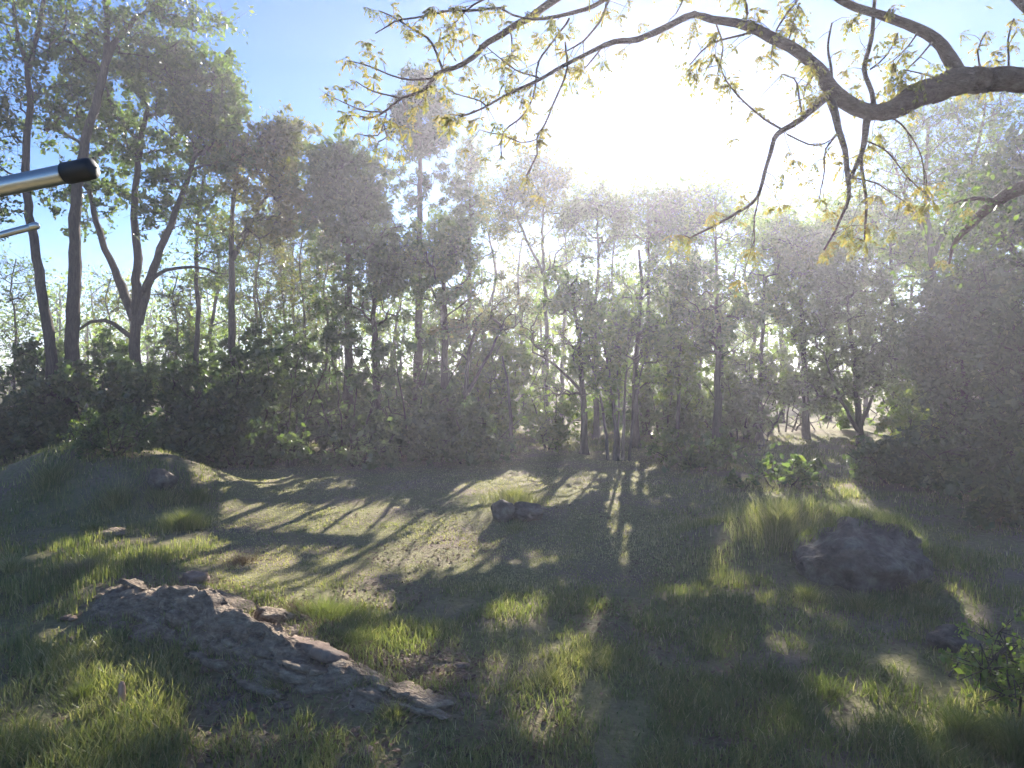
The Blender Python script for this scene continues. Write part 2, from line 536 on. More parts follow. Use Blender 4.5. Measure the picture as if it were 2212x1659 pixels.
def make_tree(name, label, cat, depth, trunks, blobs, mat='oak', bark='bark', leaves=110, spread=0.33, leaf=0.095, aspect=0.55,
              group=None, twigs=7, droop=0.1, prune=1.0, nlimb=5, keep_blob=1.0, needle=False):
    """trunks: list of pixel polylines with (r0, r1) metres; the first point of the first one is taken down to the ground"""
    tr = []
    base = None
    for ti, (line, r0, r1) in enumerate(trunks):
        pts = [P(x, y, depth + (rng.uniform(-0.3, 0.3) if i and ti else 0)) for i, (x, y) in enumerate(line)]
        if ti == 0:
            b = pts[0].copy(); b[2] = float(height(b[0], b[1])) - 0.05
            if pts[0][2] - b[2] > 0.3: pts = [b] + pts
            else: pts[0] = b
            base = b
        pts = np.array(pts)
        n = len(pts)
        s = np.concatenate([[0], np.cumsum(np.linalg.norm(np.diff(pts, axis=0), axis=1))]); s /= s[-1]
        r = r0 + (r1 - r0) * s ** 0.85
        p4 = smooth_path(np.c_[pts, r], 0.35)
        m = len(p4)
        p4[1:-1, :3] += rng.standard_normal((m - 2, 3)) * 0.02
        if ti == 0:
            p4[:, 3] *= 1 + 0.5 * np.exp(-np.arange(m) * 0.35 / 0.25)
        tr.append(p4)
    root = thing(name, base, label, cat, group)
    mb = M[bark]
    for ti, p4 in enumerate(tr):
        v, q, t = tube(p4[:, :3] - base, p4[:, 3], 8, 0.05)
        obj('trunk' if ti == 0 else 'stem', mk_mesh('trunk', v, [q, t], smooth=True), mb, root)
    attr = in_ellipsoids(blobs, depth)
    attr = attr[(attr[:, 2] > 0.25) & (attr[:, 2] < 15.7)]
    br = grow(tr, attr)
    order = sorted(range(len(br)), key=lambda i: -br[i][1][0] * (3 if br[i][2] else 1))
    limbs = set(order[:nlimb])
    acc = Acc()
    for i, (p, r, onT) in enumerate(br):
        big = i in limbs
        v, q, t = tube(p - base, np.maximum(r, 0.007), 6 if big else 4, 0.04 if big else 0, cap=big)
        if big:
            obj('limb', mk_mesh('limb', v, [q, t], smooth=True), mb, root)
        else:
            acc.add(v, q, t)
    # fine twigs round every branch end
    tips = np.array([p[-1] for p, r, o in br]); dirs = norm(np.array([p[-1] - p[-2] for p, r, o in br]))
    nt = len(tips)
    tw_s = np.repeat(tips, twigs, 0); tw_d = np.repeat(dirs, twigs, 0)
    back = rng.uniform(0, 1, len(tw_s))[:, None]
    prev = np.repeat(np.array([p[-2] for p, r, o in br]), twigs, 0)
    tw_s = tw_s * (1 - back * 0.8) + prev * back * 0.8
    d = norm(tw_d * 0.7 + rng.standard_normal((len(tw_s), 3)) + np.array([0, 0, 0.15]))
    ln = rng.uniform(0.5, 1.5, len(tw_s))[:, None] * spread * 1.5
    if prune:
        kt = rng.random(len(tw_s)) > lit_prob(tw_s + d * ln * 0.5) * 0.95
        tw_s, tw_d, d, ln = tw_s[kt], tw_d[kt], d[kt], ln[kt]
    mid = tw_s + d * ln * 0.5 + rng.standard_normal(d.shape) * 0.06 * ln
    end = tw_s + d * ln + np.array([0, 0, -droop * 0.4]) * ln
    w = norm(np.cross(d, rng.standard_normal(d.shape)))
    w2 = np.cross(d, w)
    rr = np.array([0.0075, 0.003])
    rings = []
    for c, rad in zip((tw_s, end), rr):
        rings.append(np.stack([c + w * rad, c - w * rad * 0.5 + w2 * rad * 0.87, c - w * rad * 0.5 - w2 * rad * 0.87], 1))
    V = np.concatenate(rings, 1) - base           # (n, 6, 3)
    f = []
    for j in range(3):
        f.append([j, (j + 1) % 3, 3 + (j + 1) % 3, 3 + j])
    f = np.array(f)
    Q = (np.arange(len(V)) * 6)[:, None, None] + f[None]
    acc.add(V.reshape(-1, 3), Q.reshape(-1, 4))
    o = obj('twig_mass', acc.mesh('twig_mass'), mb, root); o["kind"] = "stuff"
    # leaves
    cen = np.vstack([tips[rng.random(len(tips)) < 0.7], end[rng.random(len(end)) < 0.42]])
    per = max(1, leaves * 0.80 * nt / len(cen))
    dens = 0.2 + 1.7 * rng.random(len(cen)) ** 1.5
    cnts = rng.poisson(per * dens)
    c = np.repeat(cen, cnts, 0) + rng.standard_normal((int(cnts.sum()), 3)) * spread * CLUMP + np.array([0, 0, -droop * spread])
    c = c[(c[:, 2] > height(c[:, 0], c[:, 1]) + 0.05) & (c[:, 2] < 16.3)]
    if prune:
        c = c[rng.random(len(c)) > lit_prob(c) * prune]
    cid = noise3(c * 0.9, 31)
    rn = np.clip(0.45 + 0.5 * cid + 0.22 * rng.standard_normal(len(c)), 0, 1)
    v, q = leaf_quads(c - base, leaf * LEAF_SCALE, aspect, droop)
    NLEAF[0] += len(c)
    o = obj('foliage', mk_mesh('foliage', v, q, rnd=rn), M[mat], root); o["kind"] = "stuff"
    return root


# --- trees at the left
make_tree('slender_tree', 'slender leaning tree with forked top at the far left, crossed by the metal tubes', 'tree', 22,
          [([(112, 770), (100, 690), (80, 560), (60, 440), (55, 340), (65, 230), (62, 150), (85, 60), (96, -5)], .23, .07),
           ([(62, 150), (42, 85), (28, 10)], .09, .04)],
          [(60, 50, 95, 80, 34), (15, 190, 60, 80, 18), (120, 5, 90, 40, 18), (5, 330, 40, 80, 12), (95, 170, 50, 60, 8)], 'oak', leaves=55, spread=.42, leaf=.10)
make_tree('tall_tree', 'tall straight dark trunk rising out of the top of the picture at left', 'tree', 22.5,
          [([(155, 770), (160, 600), (165, 430), (180, 330), (205, 230), (228, 140), (232, 60), (228, -8)], .29, .10),
           ([(228, 135), (262, 75), (310, 25), (345, 0)], .13, .05)],
          [(190, 40, 120, 80, 34), (340, 60, 110, 70, 34), (425, 25, 80, 50, 26), (320, 10, 170, 45, 36), (130, 110, 60, 60, 10)], 'oak', leaves=64, spread=.45, leaf=.10)
make_tree('oak_tree', 'broad round-crowned oak with three spreading stems at left', 'tree', 24.5,
          [([(292, 750), (295, 650), (298, 560), (290, 450), (300, 330), (320, 230)], .27, .08),
           ([(297, 700), (325, 600), (370, 480), (405, 390), (430, 300)], .20, .06),
           ([(290, 690), (255, 600), (215, 500), (195, 420), (170, 340)], .19, .06),
           ([(292, 735), (225, 690), (170, 712)], .10, .05), ([(280, 668), (340, 592), (420, 577), (470, 590)], .11, .04)],
          [(310, 250, 180, 120, 110), (430, 180, 105, 90, 60), (180, 240, 90, 100, 40), (490, 290, 75, 90, 40), (190, 430, 80, 70, 24), (370, 430, 90, 60, 26), (350, 130, 80, 50, 24), (230, 150, 70, 40, 16)],
          'oak', leaves=135, spread=.40, leaf=.11)
make_tree('young_tree', 'thin upright tree just right of the three-stemmed oak', 'tree', 27,
          [([(425, 780), (427, 650), (424, 560), (430, 450), (440, 380)], .15, .05)], [(455, 420, 70, 110, 50), (440, 560, 60, 60, 14)], 'oak', leaves=70, spread=.4)
make_tree('bronze_tree', 'tree with bronze new leaves and sloping right side beside the oak', 'tree', 26,
          [([(500, 770), (502, 640), (500, 520), (505, 430), (515, 330)], .21, .06), ([(503, 560), (545, 480), (590, 400)], .10, .04)],
          [(560, 370, 100, 95, 80), (600, 300, 50, 45, 30), (630, 430, 40, 75, 34), (480, 330, 60, 60, 26), (560, 500, 80, 50, 24)], 'bronze', leaves=120, spread=.40, leaf=.105)
for k, (x, top, d, lab) in enumerate([(560, 520, 29, 'leaning thin sapling under the bronze tree'), (612, 470, 30, 'thin sapling with open twigs right of the bronze tree'),
                                      (655, 440, 28, 'thin pale-stemmed sapling left of the dense dark tree'), (705, 560, 27, 'short sapling at the left foot of the dense dark tree'),
                                      (380, 590, 31, 'wispy sapling seen between the oak stems'), (30, 560, 29, 'wispy sapling at the left edge below the metal tubes'),
                                      (235, 600, 33, 'wispy sapling between the tall trunk and the oak')]):
    make_tree('sapling', lab, 'tree', d, [([(x, 800), (x + 4, 700), (x - 6, (700 + top) / 2), (x + 5, top)], .075, .025)],
              [(x, top + 40, 50, 60, 26), (x + 6, top + 140, 48, 60, 22), (x, top + 220, 40, 40, 8)], 'oak' if k % 2 else 'bronze', 'bark_grey', leaves=38, spread=.42, leaf=.085, twigs=12, nlimb=2, group='thin saplings in the left thicket')
make_tree('dense_tree', 'dense dark evergreen tree with rounded top left of the pine', 'tree', 26,
          [([(752, 780), (755, 640), (750, 500), (748, 400)], .24, .07)],
          [(745, 385, 70, 65, 70), (715, 350, 50, 40, 30), (775, 480, 80, 90, 70), (710, 470, 50, 100, 46), (800, 400, 36, 70, 22)], 'dark', leaves=120, spread=.40, leaf=.11)
make_tree('pine_tree', 'tall pine with rounded top and bare lower trunk behind the other trees', 'pine tree', 28,
          [([(904, 830), (906, 600), (907, 460), (908, 330), (910, 175)], .26, .05)],
          [(912, 262, 66, 62, 90), (908, 200, 34, 40, 34), (915, 315, 60, 30, 26), (905, 385, 70, 22, 14), (912, 440, 50, 18, 8)], 'pine', leaves=150, spread=.34, leaf=.13, aspect=.28, twigs=5)
make_tree('narrow_tree', 'small narrow tree with pointed top just right of the pine', 'tree', 32,
          [([(1012, 800), (1014, 600), (1016, 420), (1018, 310)], .16, .04)], [(1018, 350, 22, 50, 22), (1010, 430, 45, 60, 50), (1005, 520, 50, 60, 30)], 'dark', leaves=120, spread=.36)
make_tree('shade_tree', 'dark bushy tree below the dense evergreen, left of the pine trunk', 'tree', 25,
          [([(812, 830), (808, 700), (812, 560)], .2, .06)], [(815, 610, 85, 95, 80), (845, 530, 60, 60, 34), (770, 700, 60, 60, 24)], 'dark', leaves=110, spread=.38)
make_tree('shade_tree', 'dark bushy tree in front of the pine trunk', 'tree', 24,
          [([(960, 830), (962, 700), (955, 540)], .2, .06)], [(950, 560, 80, 85, 70), (1000, 650, 70, 90, 50), (930, 680, 60, 70, 30)], 'oak', leaves=110, spread=.38)

# --- trees in the middle, below the sun
make_tree('open_tree', 'open sunlit tree with fine twigs left of the glare', 'tree', 30,
          [([(1182, 830), (1178, 640), (1172, 500), (1176, 380)], .15, .04), ([(1177, 600), (1130, 500), (1095, 420)], .08, .03)],
          [(1165, 410, 90, 70, 96), (1095, 450, 60, 70, 50), (1200, 540, 90, 70, 50)], 'bronze', 'bark_grey', leaves=75, spread=.42, leaf=.085, twigs=11)
make_tree('open_tree', 'fine-twigged tree directly under the left side of the glare', 'tree', 28,
          [([(1288, 860), (1285, 700), (1292, 560), (1290, 440)], .14, .04)], [(1290, 480, 85, 85, 110), (1280, 640, 80, 60, 40)], 'silver', 'bark_grey', leaves=80, spread=.42, leaf=.085, twigs=11)
make_tree('open_tree', 'fine-twigged tree in the glare with its trunk reaching straight down', 'tree', 29.5,
          [([(1398, 930), (1398, 780), (1402, 600), (1400, 430)], .16, .04)], [(1390, 470, 85, 70, 90), (1470, 470, 75, 65, 64), (1430, 590, 90, 60, 44)], 'oak', 'bark_grey', leaves=75, spread=.42, leaf=.085, twigs=11)
make_tree('open_tree', 'fine-twigged tree at the right side of the glare', 'tree', 29,
          [([(1560, 930), (1556, 760), (1548, 600), (1545, 430)], .15, .04)], [(1545, 470, 75, 80, 86), (1600, 560, 60, 80, 36)], 'lime', 'bark_grey', leaves=80, spread=.42, leaf=.085, twigs=11)
make_tree('mid_tree', 'leafy tree in the middle of the wood with trunk in the haze', 'tree', 25,
          [([(1374, 1000), (1372, 900), (1375, 780), (1386, 620), (1380, 540)], .17, .05)], [(1380, 680, 110, 100, 90), (1420, 790, 90, 60, 34)], 'lime', leaves=85, spread=.40)
make_tree('multi_stem_tree', 'clump of thin pale stems rising together in the middle of the wood', 'tree', 22,
          [([(1330, 1010), (1328, 920), (1318, 820), (1300, 720)], .085, .03), ([(1315, 1010), (1308, 920), (1290, 820), (1262, 740)], .06, .025),
           ([(1345, 1012), (1348, 900), (1352, 800), (1358, 700)], .07, .025), ([(1358, 1008), (1368, 900), (1384, 810), (1410, 740)], .055, .025),
           ([(1338, 1012), (1336, 900), (1334, 780)], .05, .025)],
          [(1320, 740, 120, 80, 80), (1300, 830, 100, 40, 24), (1400, 740, 60, 60, 20)], 'lime', 'bark_grey', leaves=80, spread=.38, leaf=.1)
make_tree('leaning_tree', 'trunk with a low spread of bright green leaves left of the pale stems', 'tree', 23.5,
          [([(1262, 1000), (1260, 900), (1256, 800), (1246, 690), (1230, 620)], .14, .05), ([(1258, 850), (1200, 790), (1150, 760)], .07, .03)],
          [(1190, 720, 85, 60, 60), (1230, 640, 70, 60, 34), (1190, 840, 60, 26, 18)], 'lime', leaves=90, spread=.38)
make_tree('forked_tree', 'thin dark fork-stemmed tree left of the bright green leaves', 'tree', 24,
          [([(1000, 1000), (1003, 900), (1010, 780), (1030, 700)], .12, .05), ([(1004, 860), (1060, 760), (1090, 690)], .08, .03), ([(1105, 980), (1100, 860), (1085, 770)], .09, .03)],
          [(1040, 680, 80, 60, 50), (1100, 680, 50, 60, 30), (1010, 760, 50, 60, 18)], 'bronze', leaves=90, spread=.38)
make_tree('trunk_tree', 'dark straight trunk standing right of the pale stems', 'tree', 24,
          [([(1548, 990), (1550, 880), (1552, 760), (1548, 640)], .19, .06)], [(1555, 690, 80, 95, 70), (1500, 620, 60, 60, 24)], 'oak', leaves=110, spread=.38)
make_tree('trunk_tree', 'short dark-trunked tree in the haze between the trunk and the grey-leaved tree', 'tree', 27,
          [([(1640, 960), (1642, 860), (1646, 740), (1650, 600)], .15, .05)], [(1660, 640, 70, 110, 70), (1640, 790, 60, 60, 24)], 'lime', leaves=95, spread=.38)
make_tree('thin_tree', 'thin pale stem left of the dark trunk under the glare', 'tree', 26,
          [([(1462, 985), (1465, 880), (1470, 760), (1480, 640)], .09, .03)], [(1478, 690, 70, 80, 44)], 'silver', 'bark_grey', leaves=75, spread=.38)

# --- trees at the right
make_tree('green_tree', 'green tree below the drooping branches right of the glare', 'tree', 27,
          [([(1742, 930), (1738, 800), (1730, 640), (1725, 500)], .17, .05)], [(1715, 530, 85, 85, 80), (1780, 560, 70, 80, 50), (1730, 680, 80, 60, 36)], 'lime', leaves=110, spread=.40)
make_tree('grey_leaved_tree', 'bushy tree with pale grey-green leaves on short splayed stems', 'tree', 25,
          [([(1858, 975), (1857, 920), (1850, 840), (1840, 740), (1830, 640)], .13, .05), ([(1858, 930), (1890, 840), (1920, 740)], .08, .03), ([(1856, 935), (1810, 850), (1780, 760)], .08, .03)],
          [(1840, 720, 110, 110, 100), (1800, 830, 90, 50, 40), (1910, 790, 80, 70, 44), (1850, 610, 90, 60, 44)], 'silver', leaves=140, spread=.36, leaf=.085)
make_tree('yellow_green_tree', 'tree with yellow-green leaves above the grey-leaved tree', 'tree', 28,
          [([(1935, 940), (1930, 780), (1925, 620), (1920, 480)], .17, .05)], [(1900, 500, 110, 70, 80), (1990, 540, 70, 60, 44), (1830, 480, 70, 50, 34)], 'lime', leaves=115, spread=.40)
make_tree('open_oak', 'tall open oak with blue sky between its branches at right', 'tree', 26,
          [([(2025, 940), (2022, 720), (2010, 540), (2000, 400), (2005, 280)], .2, .06), ([(2012, 560), (2070, 430), (2110, 320), (2130, 220)], .12, .04), ([(2010, 520), (1955, 420), (1925, 330)], .1, .04)],
          [(1990, 320, 110, 120, 80), (2110, 260, 100, 110, 76), (1930, 410, 70, 70, 30), (2100, 400, 110, 80, 60)], 'oak', leaves=62, spread=.42, leaf=.09, twigs=10)
make_tree('edge_oak', 'leafy oak filling the right edge behind the dark leaning limb', 'tree', 20,
          [([(2235, 1020), (2235, 800), (2225, 600), (2215, 420)], .26, .08), ([(2225, 600), (2150, 480), (2110, 400)], .12, .04)],
          [(2150, 470, 90, 100, 80), (2225, 360, 80, 120, 60), (2190, 600, 80, 70, 50), (2290, 480, 80, 160, 60)], 'oak', leaves=130, spread=.36, leaf=.095)
make_tree('dark_cedar', 'dark dense cedar standing in shade near the right edge', 'tree', 19,
          [([(2085, 1020), (2085, 900), (2082, 750), (2080, 600)], .17, .05)], [(2082, 660, 75, 90, 80), (2085, 790, 95, 110, 110), (2090, 920, 85, 60, 40), (2020, 720, 50, 80, 30)], 'dark', leaves=110, spread=.36, leaf=.105)
make_tree('dark_cedar', 'dark dense cedar cut off by the right edge', 'tree', 16,
          [([(2215, 1060), (2215, 900), (2212, 750)], .16, .05)], [(2220, 760, 80, 130, 80), (2215, 930, 80, 100, 60)], 'dark', leaves=110, spread=.34, leaf=.10)
# --- the back row of the wood, hazy behind the others
R0 = np.random.default_rng(3)
BACK = ['under the bronze tree, left of its trunk', 'behind the sloping side of the bronze tree', 'in the gap left of the dense evergreen', 'behind the dense evergreen', 'right of the dense evergreen', 'just behind the pine', 'right of the narrow pointed tree', 'left of the open sunlit tree', 'behind the open sunlit tree', 'at the left under the glare', 'in the middle under the glare', 'left of the dark straight trunk', 'right of the dark straight trunk', 'behind the green tree at right', 'left above the grey-leaved tree', 'right above the grey-leaved tree', 'behind the yellow-green tree', 'behind the tall open oak', 'behind the leafy oak at the right edge']
for k, (x, top) in enumerate([(470, 500), (560, 430), (640, 520), (720, 480), (850, 520), (960, 470), (1060, 470), (1130, 500), (1215, 440), (1330, 450), (1450, 430), (1510, 480), (1620, 470), (1690, 430), (1790, 480), (1870, 430), (1960, 470), (2060, 430), (2160, 420)]):
    d = 34 + 8 * R0.random()
    make_tree('background_tree', 'hazy back-row tree ' + BACK[k], 'tree', d,
              [([(x, 850), (x + R0.normal(0, 6), 720), (x + R0.normal(0, 10), 600), (x + R0.normal(0, 12), top)], .15, .04)],
              [(x, top + 55, 62, 70, 34), (x + R0.normal(0, 25), top + 150, 75, 80, 34), (x + R0.normal(0, 25), top + 250, 60, 60, 14)],
              ['lime', 'oak', 'silver', 'bronze'][k % 4], 'bark_grey', leaves=75, spread=.5, leaf=.12, twigs=7, nlimb=2, group='back row of the wood')

# --- trees standing just outside the frame
make_tree('outer_oak', 'oak standing just outside the left edge', 'tree', 21, [([(-150, 980), (-150, 600), (-140, 300), (-130, 100)], .28, .08)], [(-140, 300, 150, 200, 90), (-60, 420, 60, 80, 20)], 'oak', leaves=120, spread=.42)
make_tree('outer_oak', 'oak standing just outside the right edge', 'tree', 22, [([(2420, 1000), (2415, 600), (2410, 300)], .28, .08)], [(2420, 450, 150, 220, 90)], 'oak', leaves=120, spread=.42)

# ------------------------------------------------------------------ shrubs
def shrub(label, px, d, w, h, mat='dark', n=60, leaves=190, leaf=.115, spread=.32, prune=None, name='shrub', cat='shrub', lift=0, group=None, twigs=6, stem=None):
    """w, h in pixels at the distance d"""
    g = P(px, CYP, d); gz = float(height(g[0], g[1]))
    yb = CYP - ((gz - CAM[2]) - d * math.sin(PITCH) * 1.0) / d / math.cos(PITCH) * FOC
    if prune is None: prune = .97 if d > 22.2 else .55
    st = []
    for k in range(4):
        dx = (k - 1.5) * w * 0.18
        st.append(([(px + dx * 0.35, yb - 2), (px + dx, yb - h * 0.45), (px + dx * 1.7, yb - h * 0.8)], stem or (.022 if h < 130 else .04), .012 if not stem else stem * .5))
    return make_tree(name, label, cat, d, st, [(px, yb - h * 0.5, w * 0.5, h * 0.5, n), (px, yb - h * 0.22, w * 0.5, h * 0.24, n // 2)], mat, leaves=leaves, leaf=leaf, spread=spread, prune=prune, nlimb=2, group=group, twigs=twigs)


shrub('dark shrub in deep shade at the left edge below the slender tree', 40, 21.5, 260, 250, n=70)
shrub('dark shrub in deep shade at the foot of the tall straight trunk', 190, 22.0, 240, 240, n=66)
shrub('dark shrub in deep shade at the foot of the three-stemmed oak', 340, 22.6, 260, 225, n=66)
shrub('dark shrub in deep shade under the bronze tree', 480, 23.0, 240, 220, n=60)
shrub('broad dark shrub in deep shade, right end of the shaded thicket', 610, 23.5, 230, 270, n=66)
shrub('low dark shrub in front of the shaded thicket', 300, 20.6, 330, 110, n=46)
shrub('low dark shrub at the back edge of the meadow left of the pale leaves', 520, 21.4, 220, 110, n=36)
shrub('small shrub with pale leaves catching light at the meadow edge', 630, 21.0, 80, 140, 'silver', n=26, leaves=80, spread=.25)
shrub('tall dark shrub under the dense evergreen', 750, 23.5, 220, 290, n=66)
shrub('hazy dark shrub below the dark bushy trees', 890, 23.0, 240, 280, n=66)
shrub('yellow-green shrub lit from behind left of the middle trunks', 1045, 25.5, 110, 190, 'lime', n=36, leaves=100)
shrub('low hazy shrub at the back edge of the meadow below the pine', 1020, 21.5, 230, 120, n=40)
shrub('low grey shrub between the meadow and the middle trunks', 780, 21.0, 160, 90, 'silver', n=26, leaves=90)
shrub('low shrub with yellow-lit leaves between the middle trunks', 1190, 24.5, 110, 170, 'lime', n=30, leaves=80)
shrub('dim shrub behind the clump of pale stems', 1430, 28, 200, 160, 'silver', n=40, leaves=110)
shrub('dim shrub behind the dark straight trunk', 1600, 27, 180, 160, 'silver', n=40, leaves=110)
shrub('sunlit low shrub beyond the splayed stems at right', 1780, 30, 200, 90, 'lime', n=36, leaves=110)
shrub('sunlit low shrub between the splayed stems and the dark cedar', 1960, 24, 130, 100, 'lime', n=34, leaves=100)
shrub('low dark shrub in the shade left of the dark cedar', 1940, 18.0, 240, 80, n=34)
shrub('low dark shrub at the foot of the dark cedar', 2110, 16.5, 240, 110, n=40)
shrub('low dark shrub at the right edge below the cedar', 2220, 13.5, 180, 110, n=34)
shrub('low hazy shrub in front of the pale stems', 1500, 20.5, 240, 60, 'oak', n=30, leaves=100)
shrub('low leafy shrub left of the grass-topped boulder', 1690, 17.5, 160, 70, 'oak', n=26, leaves=100)
shrub('scrubby bush growing on the grassy mound at left', 250, 15.6, 170, 85, 'dark', n=30, leaves=110, leaf=.06, spread=.2)
shrub('small leafy bush at the crest of the mound beside the tall stalk', 175, 16.6, 70, 55, 'lime', n=14, leaves=90, leaf=.05, spread=.16)
shrub('leafy bush in the lower right corner', 2195, 6.3, 170, 210, 'lime', n=34, leaves=90, leaf=.04, spread=.14, prune=.15, stem=.012)

for x, d, w, h, mt, lab in [(690, 27, 230, 330, 'dark', 'tall hazy bush filling the gap left of the dense evergreen trunk'), (840, 27.5, 240, 320, 'dark', 'tall hazy bush behind the dark bushy trees'), (980, 28, 230, 260, 'oak', 'tall hazy bush below the narrow pointed tree'),
                            (1090, 29, 210, 230, 'lime', 'hazy bush behind the fork-stemmed tree'), (1300, 30, 240, 210, 'lime', 'pale hazy bush far behind the clump of pale stems'), (1500, 30, 230, 210, 'lime', 'pale hazy bush far behind the thin pale stem'),
                            (1690, 29, 220, 220, 'silver', 'hazy bush behind the short dark-trunked tree'), (1960, 29, 240, 220, 'lime', 'hazy bush behind the yellow-green tree trunk'), (560, 28, 200, 250, 'dark', 'hazy bush behind the broad dark shrub'),
                            (400, 29, 240, 230, 'oak', 'yellowish bush seen low between the oak stems'), (180, 30, 260, 230, 'oak', 'yellowish bush seen low behind the tall straight trunk')]:
    shrub(lab, x, d, w, h, mt, n=56, leaves=150, leaf=.13, spread=.4, prune=.9)

# ------------------------------------------------------------------ far wood behind everything: one mass
def far_wood():
    acc = Acc(); cs = []
    for k in range(170):
        d = rng.uniform(46, 95)
        px = rng.uniform(-500, 2700)
        top = rng.uniform(600, 720) - 60 * math.exp(-((px - 1300) / 600) ** 2)
        a = P(px, CYP, d); a[2] = 0
        b = P(px + rng.uniform(-15, 15), top, d)
        m = (a + b) / 2 + rng.standard_normal(3) * 0.25
        v, q, t = tube([a, m, b], [0.16, 0.11, 0.04], 5); acc.add(v, q, t)
        for j in range(9):
            s = a + (b - a) * rng.uniform(0.35, 0.95)
            e = s + np.array([rng.normal(0, 1.6), rng.normal(0, 1.2), rng.uniform(0.4, 2.0)])
            v, q, t = tube([s, (s + e) / 2 + rng.standard_normal(3) * .15, e], [0.05, 0.035, 0.012], 3, cap=False); acc.add(v, q, t)
            n = int(rng.uniform(30, 90))
            cs.append(e + rng.standard_normal((n, 3)) * np.array([0.8, 0.8, 0.55]))
        n = 190
        cs.append(np.array([a[0], a[1], 1.8]) + rng.standard_normal((n, 3)) * np.array([2.0, 1.4, 1.3]))
    c = np.vstack(cs); c = c[c[:, 2] > 0.05]
    c = c[rng.random(len(c)) > 0.9 * lit_prob(c)]
    v, q = leaf_quads(c, 0.26, .6)
    rn = np.clip(0.5 + 0.6 * noise3(c * .3, 4) + .2 * rng.standard_normal(len(c)), 0, 1)
    root = tag(bpy.data.objects.new('distant_wood', None), 'distant pale wood of thin trees seen between the trunks', 'wood', kind='stuff')
    COL.objects.link(root); root.location = (0, 60, 0)
    sh = np.array([0, 60, 0])
    me = acc.mesh('stem_mass'); me.transform(__import__('mathutils').Matrix.Translation((0, -60, 0)))
    o = obj('stem_mass', me, M['bark_grey'], root); o["kind"] = "stuff"
    o = obj('foliage', mk_mesh('foliage', v - sh, q, rnd=rn), M['lime'], root); o["kind"] = "stuff"


far_wood()
print('leaves', NLEAF[0])

# ------------------------------------------------------------------ rocks
M['rock'] = surf_mat('rock_slate', [(0.30, (0.10, 0.072, 0.052)), (0.48, (0.21, 0.16, 0.115)), (0.60, (0.30, 0.24, 0.17)), (0.72, (0.44, 0.38, 0.28))], 6.0, 12, bump=1.0, bdist=0.05, stretch=(1.0, 1.4, 2.6))
M['rock_rust'] = surf_mat('rock_rust', [(0.25, (0.12, 0.08, 0.06)), (0.55, (0.23, 0.165, 0.125)), (0.8, (0.32, 0.27, 0.21))], 5.0, 8, bump=1.0, bdist=0.02)
M['rock_dark'] = surf_mat('rock_dark', [(0.3, (0.06, 0.05, 0.04)), (0.5, (0.12, 0.098, 0.08)), (0.62, (0.19, 0.165, 0.13)), (0.75, (0.26, 0.25, 0.19))], 3.5, 9, bump=1.0, bdist=0.05)


def rock_mesh(size, seed, cuts=9, rough=0.16, sub=4):
    import bmesh
    bm = bmesh.new()
    bmesh.ops.create_icosphere(bm, subdivisions=sub, radius=1.0)
    v = np.array([x.co[:] for x in bm.verts]); f = np.array([[w.index for w in x.verts] for x in bm.faces])
    bm.free()
    r = np.random.default_rng(seed)
    for _ in range(cuts):
        n = norm(r.standard_normal(3) + np.array([0, 0, 0.3])); k = r.uniform(0.62, 0.9)
        s = np.maximum(v @ n - k, 0)
        v = v - s[:, None] * n * 0.9
    d = noise3(v * 1.7, seed) * rough + noise3(v * 4.3, seed + 5) * rough * 0.6 - np.abs(noise3(v * 7, seed + 7)) * rough * .5 + noise3(v * 15, seed + 9) * rough * 0.22
    v = v * (1 + d[:, None])
    return mk_mesh('rock', v * np.array(size), f, smooth=True)


def rock(label, px, py, w, hgt, deep=0.8, seed=1, mat='rock_dark', sink=0.35, rz=0.0, sub=4, rough=.22):
    g = gpt(px, py)
    d = (g - CAM) @ FWD
    sx = w / FOC * d / 2; sz = hgt / FOC * d / (2 - sink)
    g = P(px, py, d + sx * deep)
    g[2] = float(height(g[0], g[1])) + sz * (1 - sink) - 0.02
    o = obj('rock', rock_mesh((sx, sx * deep, sz), seed, sub=sub, rough=rough), M[mat], None, g)
    o.rotation_euler[2] = rz
    return tag(o, label, 'rock')


BOULDER = rock('large dark grass-topped boulder in shade at right', 1862, 1290, 320, 140, .8, 6, sub=5, sink=.6, rough=.26)
rock('low dark two-lobed rock in the middle of the meadow, left lobe', 1085, 1130, 60, 40, .8, 8, sink=.5)
rock('low dark two-lobed rock in the middle of the meadow, right lobe', 1140, 1132, 80, 36, .8, 14, sink=.5)
rock('dark low rock half buried in the grass at lower right', 2060, 1420, 130, 55, .8, 17, sink=.7)
rock('flat grey stone behind the grass tufts at left', 240, 1163, 75, 18, .8, 21, 'rock', sink=.6)
rock('dark stone at the right foot of the mound', 352, 1075, 60, 45, .9, 25, sink=.5)
rock('rusty stone on the upper end of the rock ridge', 420, 1268, 70, 34, .8, 29, 'rock_rust', sink=.4)


